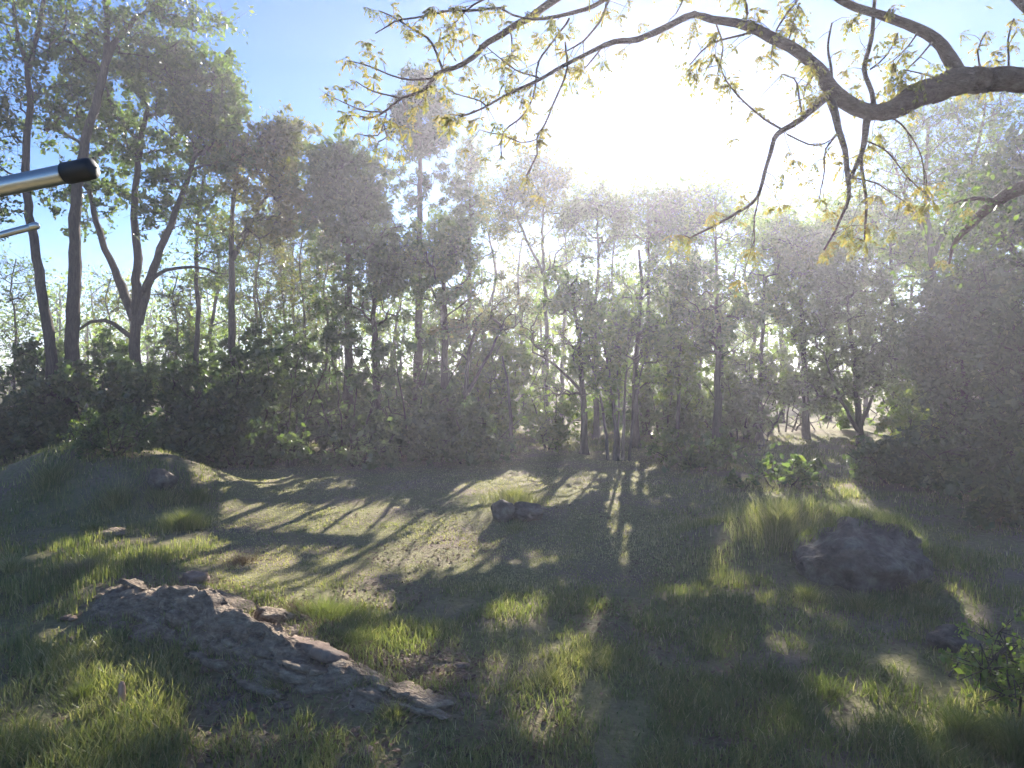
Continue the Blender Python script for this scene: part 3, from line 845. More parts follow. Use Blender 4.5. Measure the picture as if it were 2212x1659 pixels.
def slab_mesh(L, W, T, seed):
    r = np.random.default_rng(seed)
    n = 44
    u = np.linspace(0, 1, n)
    ring = np.array([(-1, -1), (-.5, -1), (0, -1), (.5, -1), (1, -1), (1.05, -.3), (1.05, .3), (1, 1), (.5, 1), (0, 1), (-.5, 1), (-1, 1), (-1.05, .3), (-1.05, -.3)], float)
    k = len(ring)
    wid = (1.02 - np.abs(2 * u - 1) ** 14) ** .5 * (0.85 + 0.25 * vnoise(u * 5, u * 0 + seed, seed))
    th = (1.02 - np.abs(2 * u - 1) ** 10) ** .5 * (0.85 + 0.35 * vnoise(u * 4, u * 0 + seed + .5, seed + 3))
    off = 0.30 * vnoise(u * 3, u * 0, seed + 7) + 0.16 * np.sign(vnoise(u * 11, u * 0, seed + 8)) * np.abs(vnoise(np.floor(u * 11), u * 0 + 3, seed + 9))
    v = np.zeros((n, k, 3))
    v[..., 0] = (u[:, None] - .5) * L + .12 * W * vnoise(np.arange(k)[None, :] * 1.3, np.zeros((1, k)), seed + 12) * (np.abs(2 * u[:, None] - 1) > .9)
    v[..., 1] = (ring[None, :, 0] * wid[:, None] + off[:, None]) * W / 2
    v[..., 2] = ring[None, :, 1] * th[:, None] * T / 2
    v = v.reshape(-1, 3)
    nz = noise3(v * 5, seed + 2); n2 = noise3(v * np.array([6, 25, 40]), seed + 4)
    v += norm(v * np.array([0.1, 1, 3])) * (nz * 0.07 + n2 * 0.035)[:, None]
    i = np.arange(n - 1)[:, None] * k; j = np.arange(k)[None, :]; jj = (j + 1) % k
    q = np.stack([i + j, i + jj, i + k + jj, i + k + j], -1).reshape(-1, 4)
    c0 = np.arange(k)[::-1]; c1 = (n - 1) * k + np.arange(k)
    t = np.vstack([np.stack([np.full(k - 2, c[0]), c[1:-1], c[2:]], -1) for c in (c0, c1)])
    return mk_mesh('slab', v, [q, t], smooth=False)


def outcrop():
    A = np.array([*RIDGE_A, 0.0]); B = np.array([*RIDGE_B, 0.0])
    s = (B - A) / np.linalg.norm(B - A)
    near = np.array([s[1], -s[0], 0.0])               # horizontal, towards the camera side
    if near[1] > 0: near = -near
    root = thing('rock_outcrop', (A + B) / 2, 'long ridge of weathered grey-brown rock layers in the left foreground', 'rock outcrop')
    ang = math.atan2(s[1], s[0])
    c0 = (A + B) / 2
    # the bedrock: ledges running along the ridge
    nu, nv = 210, 96
    U, Vv = np.meshgrid(np.linspace(.03, 1.06, nu), np.linspace(-.48, .60, nv), indexing='ij')
    Lr = np.linalg.norm(B - A)
    wig = .16 * fbm(U * 5, Vv * .6, 301, 3)
    X = A[0] + (B - A)[0] * U + near[0] * (Vv + wig); Y = A[1] + (B - A)[1] * U + near[1] * (Vv + wig)
    env = np.clip(np.minimum((U - .03) / .14, (1.06 - U) / .4), 0, 1) ** .6
    prof = np.where(Vv < 0, np.exp(-(Vv / .24) ** 2), np.clip(1 - (np.maximum(Vv, 0) / .52) ** 1.1, 0, 1)) * (1 + .28 * fbm(U * 7, Vv * 1.2, 311, 3))
    q = prof * .25 + .13 * fbm(U * 12, Vv * 3.4, 321, 4) + U * .10
    T = .066
    fr = q / T - np.floor(q / T)
    step = T * (np.floor(q / T) + np.clip((fr - .70) / .22, 0, 1)) - U * .10
    chip = .03 * np.sign(vnoise(U * 34, np.floor(q / T) * 3.7, 331)) * (np.abs(vnoise(U * 34, np.floor(q / T) * 3.7, 331)) > .35)
    Z = height(X, Y) - .13 + (step * 1.0 + .10) * env + chip * env + .04 * fbm(X * 9, Y * 9, 341, 4)
    vb = np.stack([X, Y, Z], -1).reshape(-1, 3) - c0
    ii = np.arange(nu - 1)[:, None] * nv + np.arange(nv - 1)[None, :]
    qb = np.stack([ii, ii + 1, ii + nv + 1, ii + nv], -1).reshape(-1, 4)
    obj('bedrock', mk_mesh('bedrock', vb, qb, smooth=False), M['rock'], root)
    spec = []          # along 0..1, offset to camera, lift, length, width, thickness, tilt
    rr = np.random.default_rng(77)
    for row, (off, lift, n, t0, t1, W, T) in enumerate([(-.06, .07, 8, .08, 1.0, .26, .10), (.08, .02, 7, .20, .98, .24, .09), (.22, -.04, 5, .26, .82, .26, .09), (-.40, .03, 3, .16, .62, .40, .10), (-.72, .0, 2, .22, .46, .36, .10), (.40, -.12, 3, .34, .72, .28, .09)]):
        for k in range(n):
            t = t0 + (t1 - t0) * (k + .5) / n
            spec.append((t + rr.normal(0, .03), off + rr.normal(0, .05), lift + rr.normal(0, .025) - .16 * max(0, t - .7), rr.uniform(.35, 1.1), W * rr.uniform(.7, 1.2), T * rr.uniform(.7, 1.25), -rr.uniform(.10, .38)))
    for k, (t, off, lift, L, W, T, tilt) in enumerate(spec):
        p = A + (B - A) * t + near * off
        z = float(height(*(A + (B - A) * t)[:2])) if off > 0 else float(height(p[0], p[1]))
        p[2] = z + lift
        mt = M['rock_rust'] if k in (5, 8, 10) else M['rock']
        o = obj('slab', slab_mesh(L, W, T, 40 + k), mt, root, p - c0)
        o.rotation_mode = 'XYZ'
        o.rotation_euler = (tilt, .05 * math.sin(k * 1.3) + .03, ang + .07 * math.sin(k * 3.7))
    # small broken stones along the ridge
    r = np.random.default_rng(5)
    shared = [rock_mesh((.5, .35, .22), 60 + i, sub=2, cuts=12) for i in range(4)]
    for i in range(40):
        t = r.uniform(.1, 1.02); off = r.choice([r.uniform(-1.0, -.1), r.uniform(.5, .95)])
        p = A + (B - A) * t + near * off
        p[2] = float(height(p[0], p[1])) + .01
        o = obj('stone', shared[i % 4], M['rock_rust'] if r.random() < .5 else M['rock'], root, p - c0)
        sc = r.uniform(.06, .26); o.scale = (sc, sc, sc * .8); o.rotation_euler = (r.uniform(-.3, .3), r.uniform(-.3, .3), r.uniform(0, 6.3))


outcrop()

# ------------------------------------------------------------------ grass
def blades(base, length, width, lean, azim, curl=0.35):
    """two-segment bent blades: verts, tris"""
    n = len(base)
    d = np.stack([np.cos(azim) * np.sin(lean), np.sin(azim) * np.sin(lean), np.cos(lean)], -1)
    side = np.stack([-np.sin(azim), np.cos(azim), np.zeros(n)], -1)
    tw = rng.uniform(0, 2 * math.pi, n)
    side = norm(np.stack([np.cos(tw), np.sin(tw), np.zeros(n)], -1))
    mid = base + d * length[:, None] * 0.55
    hor = np.stack([np.cos(azim), np.sin(azim), np.zeros(n)], -1)
    tip = mid + norm(d + hor * curl + np.array([0, 0, -curl * 0.5])) * length[:, None] * 0.5
    w = width[:, None] * 0.5
    v = np.stack([base - side * w, base + side * w, mid + side * w * 0.8, mid - side * w * 0.8, tip], 1).reshape(-1, 3)
    i = np.arange(n) * 5
    q = np.stack([i, i + 1, i + 2, i + 3], -1); t = np.stack([i + 3, i + 2, i + 4], -1)
    return v, q, t


def to_px(x, y, z):
    rel = np.stack([x, y, z], -1) - CAM
    d = np.maximum(rel @ FWD, 0.3)
    return CXP + FOC * (rel @ RIGHT) / d, CYP - FOC * (rel @ UP) / d


def smoothstep(a, b, x):
    t = np.clip((x - a) / (b - a), 0, 1); return t * t * (3 - 2 * t)


def build_grass():
    N = 390000
    r = np.exp(rng.uniform(math.log(3.6), math.log(30), N))
    th = rng.uniform(-math.radians(47), math.radians(47), N)
    x = r * np.sin(th); y = r * np.cos(th)
    z = height(x, y)
    px, py = to_px(x, y, z)
    clump = fbm(x * 1.1, y * 1.1, 41, 3)
    fine = fbm(x * 3.5, y * 3.5, 47, 2)
    meadow = smoothstep(380, 520, px) * smoothstep(1600, 1350, px) * smoothstep(1300, 1240, py) * (y < 24)
    keep = np.clip(0.56 + 1.3 * clump + 0.8 * fine, 0.07, 1)
    keep = np.where(meadow > .5, np.maximum(keep, .75), keep)
    # bare earth by the ridge and in the meadow
    d, side, t = seg_dist(x, y, RIDGE_A, RIDGE_B)
    inr = (t > -.02) & (t < 1.04)
    keep = np.where(inr & (side > 0) & (d < 0.42), 0.14 + .5 * (fine > .0), keep)
    keep = np.where(inr & (side <= 0) & (d < 0.7), 0.14 + 0.3 * (clump > 0.05), keep)
    keep = np.where(((px - 900) / 110) ** 2 + ((py - 1200) / 26) ** 2 < 1 + fine, 0.1, keep)
    keep = np.where(((px - 820) / 90) ** 2 + ((py - 1280) / 26) ** 2 < 1 + fine, 0.1, keep)
    keep = np.where(((px - 1070) / 90) ** 2 + ((py - 1390) / 50) ** 2 < 1 + fine, 0.25, keep)
    keep = np.where((px < 1250) & (py > 1500) & (px > 400), keep * (.25 + .35 * (fine > .1)), keep)
    k = rng.random(N) < keep
    x, y, z, r, px, py, clump, fine, meadow = [a[k] for a in (x, y, z, r, px, py, clump, fine, meadow)]
    n = len(x)
    L = 0.075 + 0.07 * np.clip(clump + .3, 0, 1) + 0.03 * fine
    L = L * (1 - .68 * meadow)
    tall = np.clip(smoothstep(1500, 2000, px) * smoothstep(1380, 1520, py) + .7 * smoothstep(500, 300, px) * smoothstep(1130, 1180, py) * (clump > -.05), 0, 1)
    L = L + tall * 0.09 * np.clip(0.6 + clump, 0, 1.3)
    bank = np.exp(-(((x - 5.3) / 1.9) ** 2 + ((y - 12.0) / 1.1) ** 2))
    L = L + bank * .16
    L = np.clip(L, .025, .4) * rng.uniform(.6, 1.4, n)
    W = (0.0045 + 0.0008 * r) * rng.uniform(.7, 1.4, n)
    lean = np.abs(rng.normal(0.0, .42, n)); az = rng.uniform(0, 2 * math.pi, n)
    far = r > 9.5
    v, q, t = blades(np.stack([x, y, z - .005], -1)[~far], L[~far], W[~far], lean[~far], az[~far])
    bf = np.stack([x, y, z - .005], -1)[far]; af = az[far]; lf = lean[far]
    sd = np.stack([np.cos(af + 1.3), np.sin(af + 1.3), 0 * af], -1) * W[far][:, None] * .6
    tp = bf + np.stack([np.cos(af) * np.sin(lf), np.sin(af) * np.sin(lf), np.cos(lf)], -1) * L[far][:, None]
    vf = np.stack([bf - sd, bf + sd, tp], 1).reshape(-1, 3)
    tf = np.arange(len(vf)).reshape(-1, 3) + len(v)
    v = np.vstack([v, vf])
    dry = np.clip(0.46 + .35 * fbm(x * .8, y * .8, 61, 3) + .2 * rng.standard_normal(n) + .22 * meadow - .15 * tall, 0, 1)
    dry = np.where(rng.random(n) < .05, 1.0, dry)
    o = obj('grass', mk_mesh('grass', v, [q, t, tf], rnd=np.concatenate([dry[~far], dry[~far], dry[far]])), M['grass'])
    tag(o, 'rough green grass covering the clearing', 'grass', kind='stuff')
    # dead leaves, straw and bits of stick lying on the ground
    N = 72000
    r = np.exp(rng.uniform(math.log(3.6), math.log(24), N)); th = rng.uniform(-.82, .82, N)
    x = r * np.sin(th); y = r * np.cos(th)
    px, py = to_px(x, y, height(x, y))
    c = fbm(x * .9, y * .9, 71, 3)
    d, side, t = seg_dist(x, y, RIDGE_A, RIDGE_B)
    kp = np.clip(.08 + 1.4 * c, .02, 1)
    kp = np.where((side <= 0) & (d < 1.3) & (t > 0) & (t < 1), .95, kp)
    kp = np.where(((px - 900) / 130) ** 2 + ((py - 1200) / 30) ** 2 < 1, 1, kp)
    kp = np.where(((px - 820) / 110) ** 2 + ((py - 1285) / 34) ** 2 < 1, 1, kp)
    kp = np.where((px < 1250) & (py > 1480) & (px > 400), np.maximum(kp, .5), kp)
    k = rng.random(N) < kp
    tt = rng.uniform(.12, .98, 4200); oo = np.abs(rng.normal(0, .42, 4200)) + .12
    sx, sy = RIDGE_B[0] - RIDGE_A[0], RIDGE_B[1] - RIDGE_A[1]; sl = math.hypot(sx, sy)
    x = np.concatenate([x[k], RIDGE_A[0] + sx * tt - sy / sl * oo]); y = np.concatenate([y[k], RIDGE_A[1] + sy * tt + sx / sl * oo]); n = len(x)
    cc = np.stack([x, y, height(x, y) + rng.uniform(.005, .03, n)], -1)
    a = rng.uniform(0, 6.283, n)
    d1 = np.stack([np.cos(a), np.sin(a), rng.normal(0, .3, n)], -1); d2 = np.stack([-np.sin(a), np.cos(a), rng.normal(0, .35, n)], -1)
    stick = rng.random(n) < .22
    s1 = np.where(stick, rng.uniform(.04, .16, n), rng.uniform(.012, .04, n))[:, None]
    s2 = np.where(stick, .004, s1[:, 0] * .55)[:, None]
    v = np.stack([cc - d1 * s1, cc + d2 * s2, cc + d1 * s1, cc - d2 * s2], 1).reshape(-1, 3)
    o = obj('leaf_litter', mk_mesh('leaf_litter', v, np.arange(4 * n).reshape(n, 4), rnd=np.where(stick, rng.uniform(.6, 1, n), rng.beta(1.5, 2.2, n))), M['litter'])
    tag(o, 'dead leaves, straw and bits of stick on the ground', 'leaf litter', kind='stuff')


build_grass()


def tuft_on(label, obj_, fx, fy, spread, length, n, mat, width, lean, dryb):
    """grass rooted on the upper face of a rock"""
    vv = np.array([v_.co[:] for v_ in obj_.data.vertices]); loc = np.array(obj_.location[:])
    ext = vv.max(0)
    c = np.array([fx * ext[0], fy * ext[1]])
    b2 = c + np.clip(rng.normal(0, spread, (n, 2)), -1.8 * spread, 1.8 * spread) * np.array([1.5, .6])
    up = vv[vv[:, 2] > 0]
    near_ = np.argmin(((b2[:, None, :] - up[None, :, :2]) ** 2).sum(2), axis=1)
    top = up[near_] + np.array([0, 0, -.015])
    L = length * rng.uniform(.4, 1.2, n); az = rng.uniform(0, 6.283, n)
    g = top.mean(0) + loc
    v, q, t = blades(top + loc - g, L, np.full(n, width) * rng.uniform(.6, 1.3, n), np.abs(rng.normal(0, lean, n)), az, .6)
    dry = np.clip(dryb + .25 * rng.standard_normal(n), 0, 1)
    return tag(obj('grass_tuft', mk_mesh('grass_tuft', v, [q, t], rnd=np.concatenate([dry, dry])), M[mat], None, g), label, 'grass tuft')


def tuft(label, px, py, spread, length, n, mat='grass', width=.006, lean=.5, dryb=.4, group=None):
    g = gpt(px, py)
    rr = np.minimum(np.abs(rng.normal(0, .5, n)), 1.05) * spread; aa = rng.uniform(0, 6.283, n)
    b = np.stack([rr * np.cos(aa), rr * np.sin(aa), np.zeros(n)], -1)
    b[:, 2] = height(b[:, 0] + g[0], b[:, 1] + g[1]) - g[2] - .01
    L = length * rng.uniform(.45, 1.2, n)
    ln = np.clip(np.abs(rng.normal(0, lean * .5, n)) + lean * .5 * rr / max(spread, 1e-3), 0, 1.3)
    v, q, t = blades(b, L, np.full(n, width) * rng.uniform(.6, 1.3, n), ln, aa + rng.normal(0, .5, n), .5)
    dry = np.clip(dryb + .25 * rng.standard_normal(n), 0, 1)
    o = obj('grass_tuft', mk_mesh('grass_tuft', v, [q, t], rnd=np.concatenate([dry, dry])), M[mat], None, g)
    return tag(o, label, 'grass tuft', group)


tuft('bright strappy tuft with arching leaves in front of the mound', 197, 1150, .12, .34, 160, 'grass_bright', .012, .9, .35)
tuft('tall grass tuft at the near edge of the meadow above the rock ridge', 400, 1140, .45, .42, 1500, 'grass', .007, .4, .4)
tuft('grass tuft in the sun at the right foot of the mound', 425, 1078, .6, .30, 900, 'grass_bright', .008, .4, .5)
tuft('dry straw-coloured grass tuft left of the rock ridge', 175, 1240, .40, .26, 1100, 'straw', .005, .5, .5)
tuft('long pale blades at the left edge beside the straw tuft', 25, 1235, .22, .36, 260, 'grass', .008, .7, .75)
tuft('bright grass tuft on the near side of the meadow right of the ridge', 700, 1330, .55, .22, 1500, 'grass_bright', .006, .5, .45)
tuft('second bright grass patch below the meadow, nearer the ridge foot', 760, 1385, .35, .18, 800, 'grass_bright', .006, .5, .45)
tuft('tall sunlit grass growing behind the two-lobed rock', 1110, 1088, .75, .42, 1400, 'grass', .008, .25, .65)
tuft('tall pale grass on the bank left of the boulder top', 1680, 1145, .75, .48, 1700, 'grass', .007, .3, .62)
tuft('tall sunlit grass behind the right shoulder of the boulder', 1880, 1150, .6, .42, 1400, 'grass_bright', .007, .5, .55)
tuft_on('grass spilling over the right shoulder of the boulder', BOULDER, .42, .15, .24, .30, 700, 'grass_bright', .008, .5, .5)
tuft_on('pale grass growing along the left top of the boulder', BOULDER, -.35, .35, .24, .30, 500, 'grass_bright', .008, .5, .5)
tuft('small bright upright tuft right of the boulder', 2038, 1222, .10, .26, 130, 'grass_bright', .008, .25, .4)
tuft('green grass clump at lower right', 2080, 1600, .30, .34, 700, 'grass_bright', .006, .5, .25)
tuft('tall green grass in the lower right corner', 2200, 1640, .35, .42, 900, 'grass_bright', .006, .5, .2)
tuft('small leafy tuft in the bottom right centre', 1795, 1500, .16, .20, 260, 'grass_bright', .007, .7, .35)
tuft('yellowed grass tuft in the sun right of the ridge end', 1190, 1470, .30, .13, 900, 'grass', .006, .8, .72)
tuft('second yellowed grass tuft further from the ridge end', 1275, 1425, .26, .13, 700, 'grass', .006, .8, .72)
tuft('low grass clump against the near foot of the rock ridge, left part', 420, 1410, .35, .15, 700, 'grass', .006, .6, .45)
tuft('low grass clump against the near foot of the rock ridge, middle part', 600, 1475, .30, .14, 600, 'grass', .006, .6, .5)
tuft('low grass clump at the near right tip of the rock ridge', 850, 1545, .28, .12, 500, 'grass', .006, .6, .55)
tuft('reddish dry weeds on the far side of the rock ridge, upper part', 520, 1215, .35, .16, 500, 'litter', .008, .7, .5)
tuft('reddish dry weeds on the far side of the rock ridge, lower part', 640, 1320, .35, .14, 500, 'litter', .008, .7, .5)
tuft('grass fringe at the left foot of the boulder', 1745, 1292, .35, .22, 700, 'grass', .007, .5, .5)
tuft('grass fringe at the near foot of the boulder', 1870, 1312, .45, .20, 900, 'grass', .007, .5, .45)
tuft('grass fringe at the right foot of the boulder', 1985, 1275, .3, .24, 600, 'grass', .007, .5, .45)
tuft('short grass in front of the two-lobed rock', 1110, 1142, .5, .12, 600, 'grass', .008, .5, .6)
for k_, (x_, y_, l_, w_) in enumerate([(60, 1012, .42, 'far left end of the weedy bank'), (150, 1000, .5, 'crest of the weedy bank by the small leafy bush'), (235, 1003, .46, 'crest of the weedy bank left of the bent stalk'), (310, 1025, .42, 'right shoulder of the weedy bank'), (110, 1075, .34, 'near slope of the weedy bank, left part'), (250, 1085, .34, 'near slope of the weedy bank, right part'), (350, 1078, .3, 'right foot of the weedy bank')]):
    tuft('tall weedy grass on the ' + w_, x_, y_, .6, l_, 700, 'grass', .011, .5, .3 + .06 * k_)
tuft('green grass clump left of the tan stub', 180, 1500, .40, .14, 1500, 'grass_bright', .005, .6, .4)
tuft('green grass clump behind the tan stub', 285, 1480, .22, .14, 500, 'grass_bright', .005, .6, .45)
tuft('sunlit low grass patch right of the boulder foot', 2010, 1320, .5, .14, 1300, 'grass_bright', .006, .7, .45)

M['tan_wood'] = surf_mat('tan_wood', [(0.3, (0.32, 0.19, 0.13)), (0.7, (0.52, 0.36, 0.27))], 12, stretch=(3, 3, .5), bump=.6)
g = gpt(262, 1522)
zz = np.array([-.04, .0, .08, .17, .215, .236, .24]); rr = np.array([.030, .033, .035, .034, .028, .016, .002])
v, q, t = tube(np.stack([.012 * zz / .24, 0 * zz, zz], -1), rr, 12, .04)
tag(obj('wooden_stub', mk_mesh('wooden_stub', v, [q, t], smooth=True), M['tan_wood'], None, g), 'short tan rounded stub standing upright in the grass at lower left', 'stub')

M['stalk'] = surf_mat('dry_stalk', [(0.3, (0.16, 0.12, 0.09)), (0.7, (0.30, 0.26, 0.21))], 20, bump=0)


def stalk(label, px, py, d, h, bend, seed):
    g = P(px, py, d); g[2] = float(height(g[0], g[1]))
    root = thing('weed_stalk', g, label, 'weed stalk', 'dry weed stalks on the mound')
    p = smooth_path(np.array([[0, 0, -.02], [bend * .2, 0, h * .5], [bend, .01, h * .95], [bend * 1.2, .01, h]]), .08)
    v, q, t = tube(p, np.linspace(.009, .005, len(p)), 6)
    obj('stem', mk_mesh('stem', v, [q, t], smooth=True), M['stalk'], root)
    zz = np.linspace(0, .13, 7); rr = np.array([.008, .026, .034, .034, .028, .016, .003])
    v, q, t = tube(np.stack([bend * 1.2 + zz * bend * .8, 0 * zz + .01, h - .02 + zz], -1), rr, 9, .12)
    obj('seed_head', mk_mesh('seed_head', v, [q, t], smooth=True), M['stalk'], root)
    for s in (-1, 1):
        b = np.array([bend * .2, 0, h * .45]); e = b + np.array([s * .12, 0, .1])
        v, q, t = blades(np.array([b]), np.array([.2]), np.array([.02]), np.array([.9]), np.array([0 if s > 0 else math.pi]))
        obj('leaf', mk_mesh('leaf', v, [q, t], rnd=[.5, .5]), M['grass'], root)


stalk('tall dry weed stalk with round seed head on top of the mound', 188, 1000, 16.4, .95, .02, 1)
stalk('shorter bent weed stalk with seed head right of the tall stalk', 286, 1010, 15.6, .55, .09, 2)

# dead branches
def dead_branch(label, pts, r0, forks=3):
    pts = np.array(pts)
    base = pts[0].copy()
    root = thing('dead_branch', base, label, 'dead branch')
    p = smooth_path(pts - base, .1)
    p[1:] += rng.standard_normal(p[1:].shape) * r0 * .5
    v, q, t = tube(p, np.linspace(r0, r0 * .35, len(p)), 6, .06)
    obj('stem', mk_mesh('stem', v, [q, t], smooth=True), M['bark_grey'], root)
    L = np.linalg.norm(p[-1] - p[0])
    for k in range(forks):
        s = p[int(len(p) * (.35 + .18 * k)) % len(p)]
        e = s + np.array([rng.normal(0, .25), rng.normal(0, .2), rng.uniform(.1, .35)]) * L * .6
        v, q, t = tube([s, (s + e) / 2 + rng.standard_normal(3) * .02 * L, e], [r0 * .5, r0 * .35, r0 * .15], 5)
        obj('twig', mk_mesh('twig', v, [q, t], smooth=True), M['bark_grey'], root)


a = gpt(2050, 1462, .01); b = gpt(2108, 1430, .22)
dead_branch('small grey dead branch lying in the grass at lower right', [a, (a + b) / 2 + [0, 0, .02], b], .014)
a = P(1638, 948, 24); a[2] = float(height(a[0], a[1])); b = P(1695, 880, 24.3)
dead_branch('bare pole leaning among the lit undergrowth left of the splayed stems', [a, (a + b) / 2, b], .06, 2)

# ------------------------------------------------------------------ the big tree whose limb arches over the picture
def leaf_cluster_mesh(seed):
    r = np.random.default_rng(seed)
    vs, qs, rn, n = [], [], [], 0

    def quad(a, b, c, d, val):
        nonlocal n
        vs.extend([a, b, c, d]); qs.append([n, n + 1, n + 2, n + 3]); n += 4; rn.append(val)
    tint = r.uniform(.25, .75)
    for k in range(r.integers(6, 10)):
        az = r.uniform(0, 6.283); el = r.uniform(-1.1, .7); L = r.uniform(.09, .19)
        d = np.array([math.cos(az) * math.cos(el), math.sin(az) * math.cos(el), math.sin(el)])
        side = norm(np.cross(d, [0, 0, 1.0])[None])[0]
        prev = np.zeros(3); m = r.integers(4, 7)
        for i in range(m):
            s = (i + 1) / m
            p = d * L * s + np.array([0, 0, -L * .55 * s * s])
            quad(prev - side * .0015, prev + side * .0015, p + side * .0012, p - side * .0012, .8)
            if s > .25:
                for sg in ((-1, 1) if i < m - 1 else (-1, 1, 0)):
                    ll = .072 * r.uniform(.7, 1.2) * (1 - .25 * abs(s - .6))
                    ld = norm((side * sg * (1 if sg else 0) + d * (.55 if sg else 1.2) + np.array([0, 0, -1.0 + r.normal(0, .3)]))[None])[0]
                    lw = norm(np.cross(ld, side * .3 + np.array([0, 0, 1.0]) + r.standard_normal(3) * .3)[None])[0] * .0135
                    quad(p, p + ld * ll * .42 + lw, p + ld * ll, p + ld * ll * .42 - lw, float(np.clip(tint + r.normal(0, .18), 0, 1)))
            prev = p
    for k in range(r.integers(1, 4)):                       # hanging catkins
        s = np.array([r.normal(0, .02), r.normal(0, .02), 0]); e = s + np.array([r.normal(0, .012), r.normal(0, .012), -r.uniform(.07, .12)])
        for w in (np.array([.004, 0, 0]), np.array([0, .004, 0])):
            quad(s - w, s + w, e + w, e - w, .35)
    return mk_mesh('leaf_cluster', np.array(vs), np.array(qs), rnd=rn)


def big_tree():
    # trunk stands outside the right edge
    base = np.array([9.6, 7.6, 0.0]); base[2] = float(height(base[0], base[1])) - .05
    root = thing('overhanging_tree', base, 'large tree with a thick curved limb arching across the top from the right', 'tree')
    mb = M['bark_limb']
    tp = smooth_path(np.array([[*base, .52], [9.55, 7.65, 1.2, .44], [9.4, 7.6, 3.0, .40], [9.5, 7.5, 5.2, .36], [9.2, 7.5, 7.4, .30], [9.0, 7.7, 10.0, .18], [9.2, 8.0, 12.5, .07]]), .3)
    v, q, t = tube(tp[:, :3] - base, tp[:, 3], 14, .03)
    obj('trunk', mk_mesh('trunk', v, [q, t], smooth=True), mb, root)
    R = np.random.default_rng(11)
    sample = []        # places along thin wood for clusters and twigs: (point, direction, radius)

    def br(nm, pts, wig=.012, sides=8, dens=1.0):
        """pts: (px, py, depth, radius px)"""
        a = np.array([[*P(x, y, d), r / FOC * d] for x, y, d, r in pts])
        return raw(nm, a, wig, sides, dens)

    def raw(nm, a, wig=.012, sides=8, dens=1.0):
        p = smooth_path(a, .09)
        m = len(p)
        if m > 3:
            w = np.stack([vnoise(np.arange(m) * .45, np.full(m, R.uniform(0, 99)), 5 + k) for k in range(3)], -1)
            p[1:-1, :3] += w[1:-1] * wig
        v, q, t = tube(p[:, :3] - base, np.maximum(p[:, 3], .0025), sides, .03 if p[0, 3] > .03 else 0)
        obj(nm, mk_mesh(nm, v, [q, t], smooth=True), mb, root)
        dr = norm(np.gradient(p[:, :3], axis=0))
        for i in range(m):
            if p[i, 3] < .07: sample.append((p[i, :3], dr[i], p[i, 3], dens, i == m - 1))
        return p
    limb = [(2700, 60, 7.6, 44), (2480, 130, 7.5, 36), (2330, 165, 7.4, 30), (2212, 172, 7.3, 25), (2150, 172, 7.3, 26), (2071, 178, 7.2, 29), (2020, 192, 7.2, 28), (1973, 212, 7.15, 25), (1930, 236, 7.1, 21), (1886, 243, 7.1, 17),
            (1845, 232, 7.1, 16), (1806, 206, 7.05, 17), (1785, 178, 7.05, 15), (1765, 150, 7.0, 13), (1735, 122, 7.0, 12), (1690, 92, 7.0, 12), (1640, 66, 7.0, 11), (1590, 50, 6.95, 9), (1540, 44, 6.95, 8),
            (1497, 34, 6.9, 7.5), (1465, 42, 6.9, 7), (1430, 62, 6.9, 7), (1380, 82, 6.9, 6.5), (1325, 90, 6.9, 6), (1285, 107, 6.9, 4.5), (1230, 136, 6.9, 4), (1180, 163, 6.85, 3.6), (1120, 193, 6.85, 3), (1050, 228, 6.8, 2.4), (995, 252, 6.8, 1.8)]
    # start the limb inside the trunk
    la = np.array([[*P(x, y, d), r / FOC * d] for x, y, d, r in limb])
    la = np.vstack([[9.3, 7.55, 6.2, .27], la])
    raw('limb', la, .02, 14)
    br('branch', [(2071, 168, 7.2, 18), (2048, 118, 7.2, 14), (2021, 84, 7.2, 12), (1985, 62, 7.2, 11), (1940, 45, 7.2, 10), (1890, 30, 7.2, 9), (1830, 6, 7.2, 8), (1760, -40, 7.2, 7), (1640, -90, 7.3, 7), (1500, -80, 7.4, 6), (1400, -45, 7.5, 6), (1305, 3, 7.6, 5), (1238, 30, 7.6, 4.5), (1174, 44, 7.6, 3.5), (1130, 40, 7.6, 2.5), (1085, 20, 7.6, 2)], .02)
    br('branch', [(1640, -90, 7.3, 8), (1480, -130, 7.6, 8), (1330, -80, 7.9, 8), (1240, -30, 8, 8), (1191, 4, 8, 8), (1147, 35, 8, 7.5), (1104, 62, 8, 7), (1057, 88, 8, 6.5), (1023, 121, 8, 5.5), (986, 144, 8, 5), (942, 163, 8, 4.5), (909, 198, 8, 3.5), (868, 215, 8, 3), (835, 240, 8, 2.5), (800, 254, 8, 2), (752, 250, 8, 1.4)], .02)
    br('branch', [(1785, 210, 7.05, 9), (1732, 255, 7.0, 7), (1695, 280, 7.0, 6.5), (1672, 300, 7.0, 5.5), (1663, 330, 7.0, 4.5), (1651, 370, 7.0, 4), (1641, 413, 7.0, 4), (1626, 441, 7.0, 3.5), (1557, 480, 6.95, 2.8), (1490, 514, 6.9, 2)])
    br('branch', [(1794, 215, 7.05, 9), (1803, 245, 7.0, 8), (1812, 280, 7.0, 7), (1826, 325, 7.0, 6), (1830, 386, 7.0, 5), (1834, 425, 7.0, 4), (1812, 480, 6.95, 3), (1780, 540, 6.9, 2)])
    br('branch', [(1874, 240, 7.1, 10), (1870, 270, 7.1, 7.5), (1865, 310, 7.1, 6), (1855, 350, 7.05, 5), (1838, 384, 7.0, 4.5)])
    br('branch', [(1860, 340, 7.05, 4), (1866, 390, 7.1, 3.5), (1872, 450, 7.1, 3), (1868, 520, 7.1, 2)])
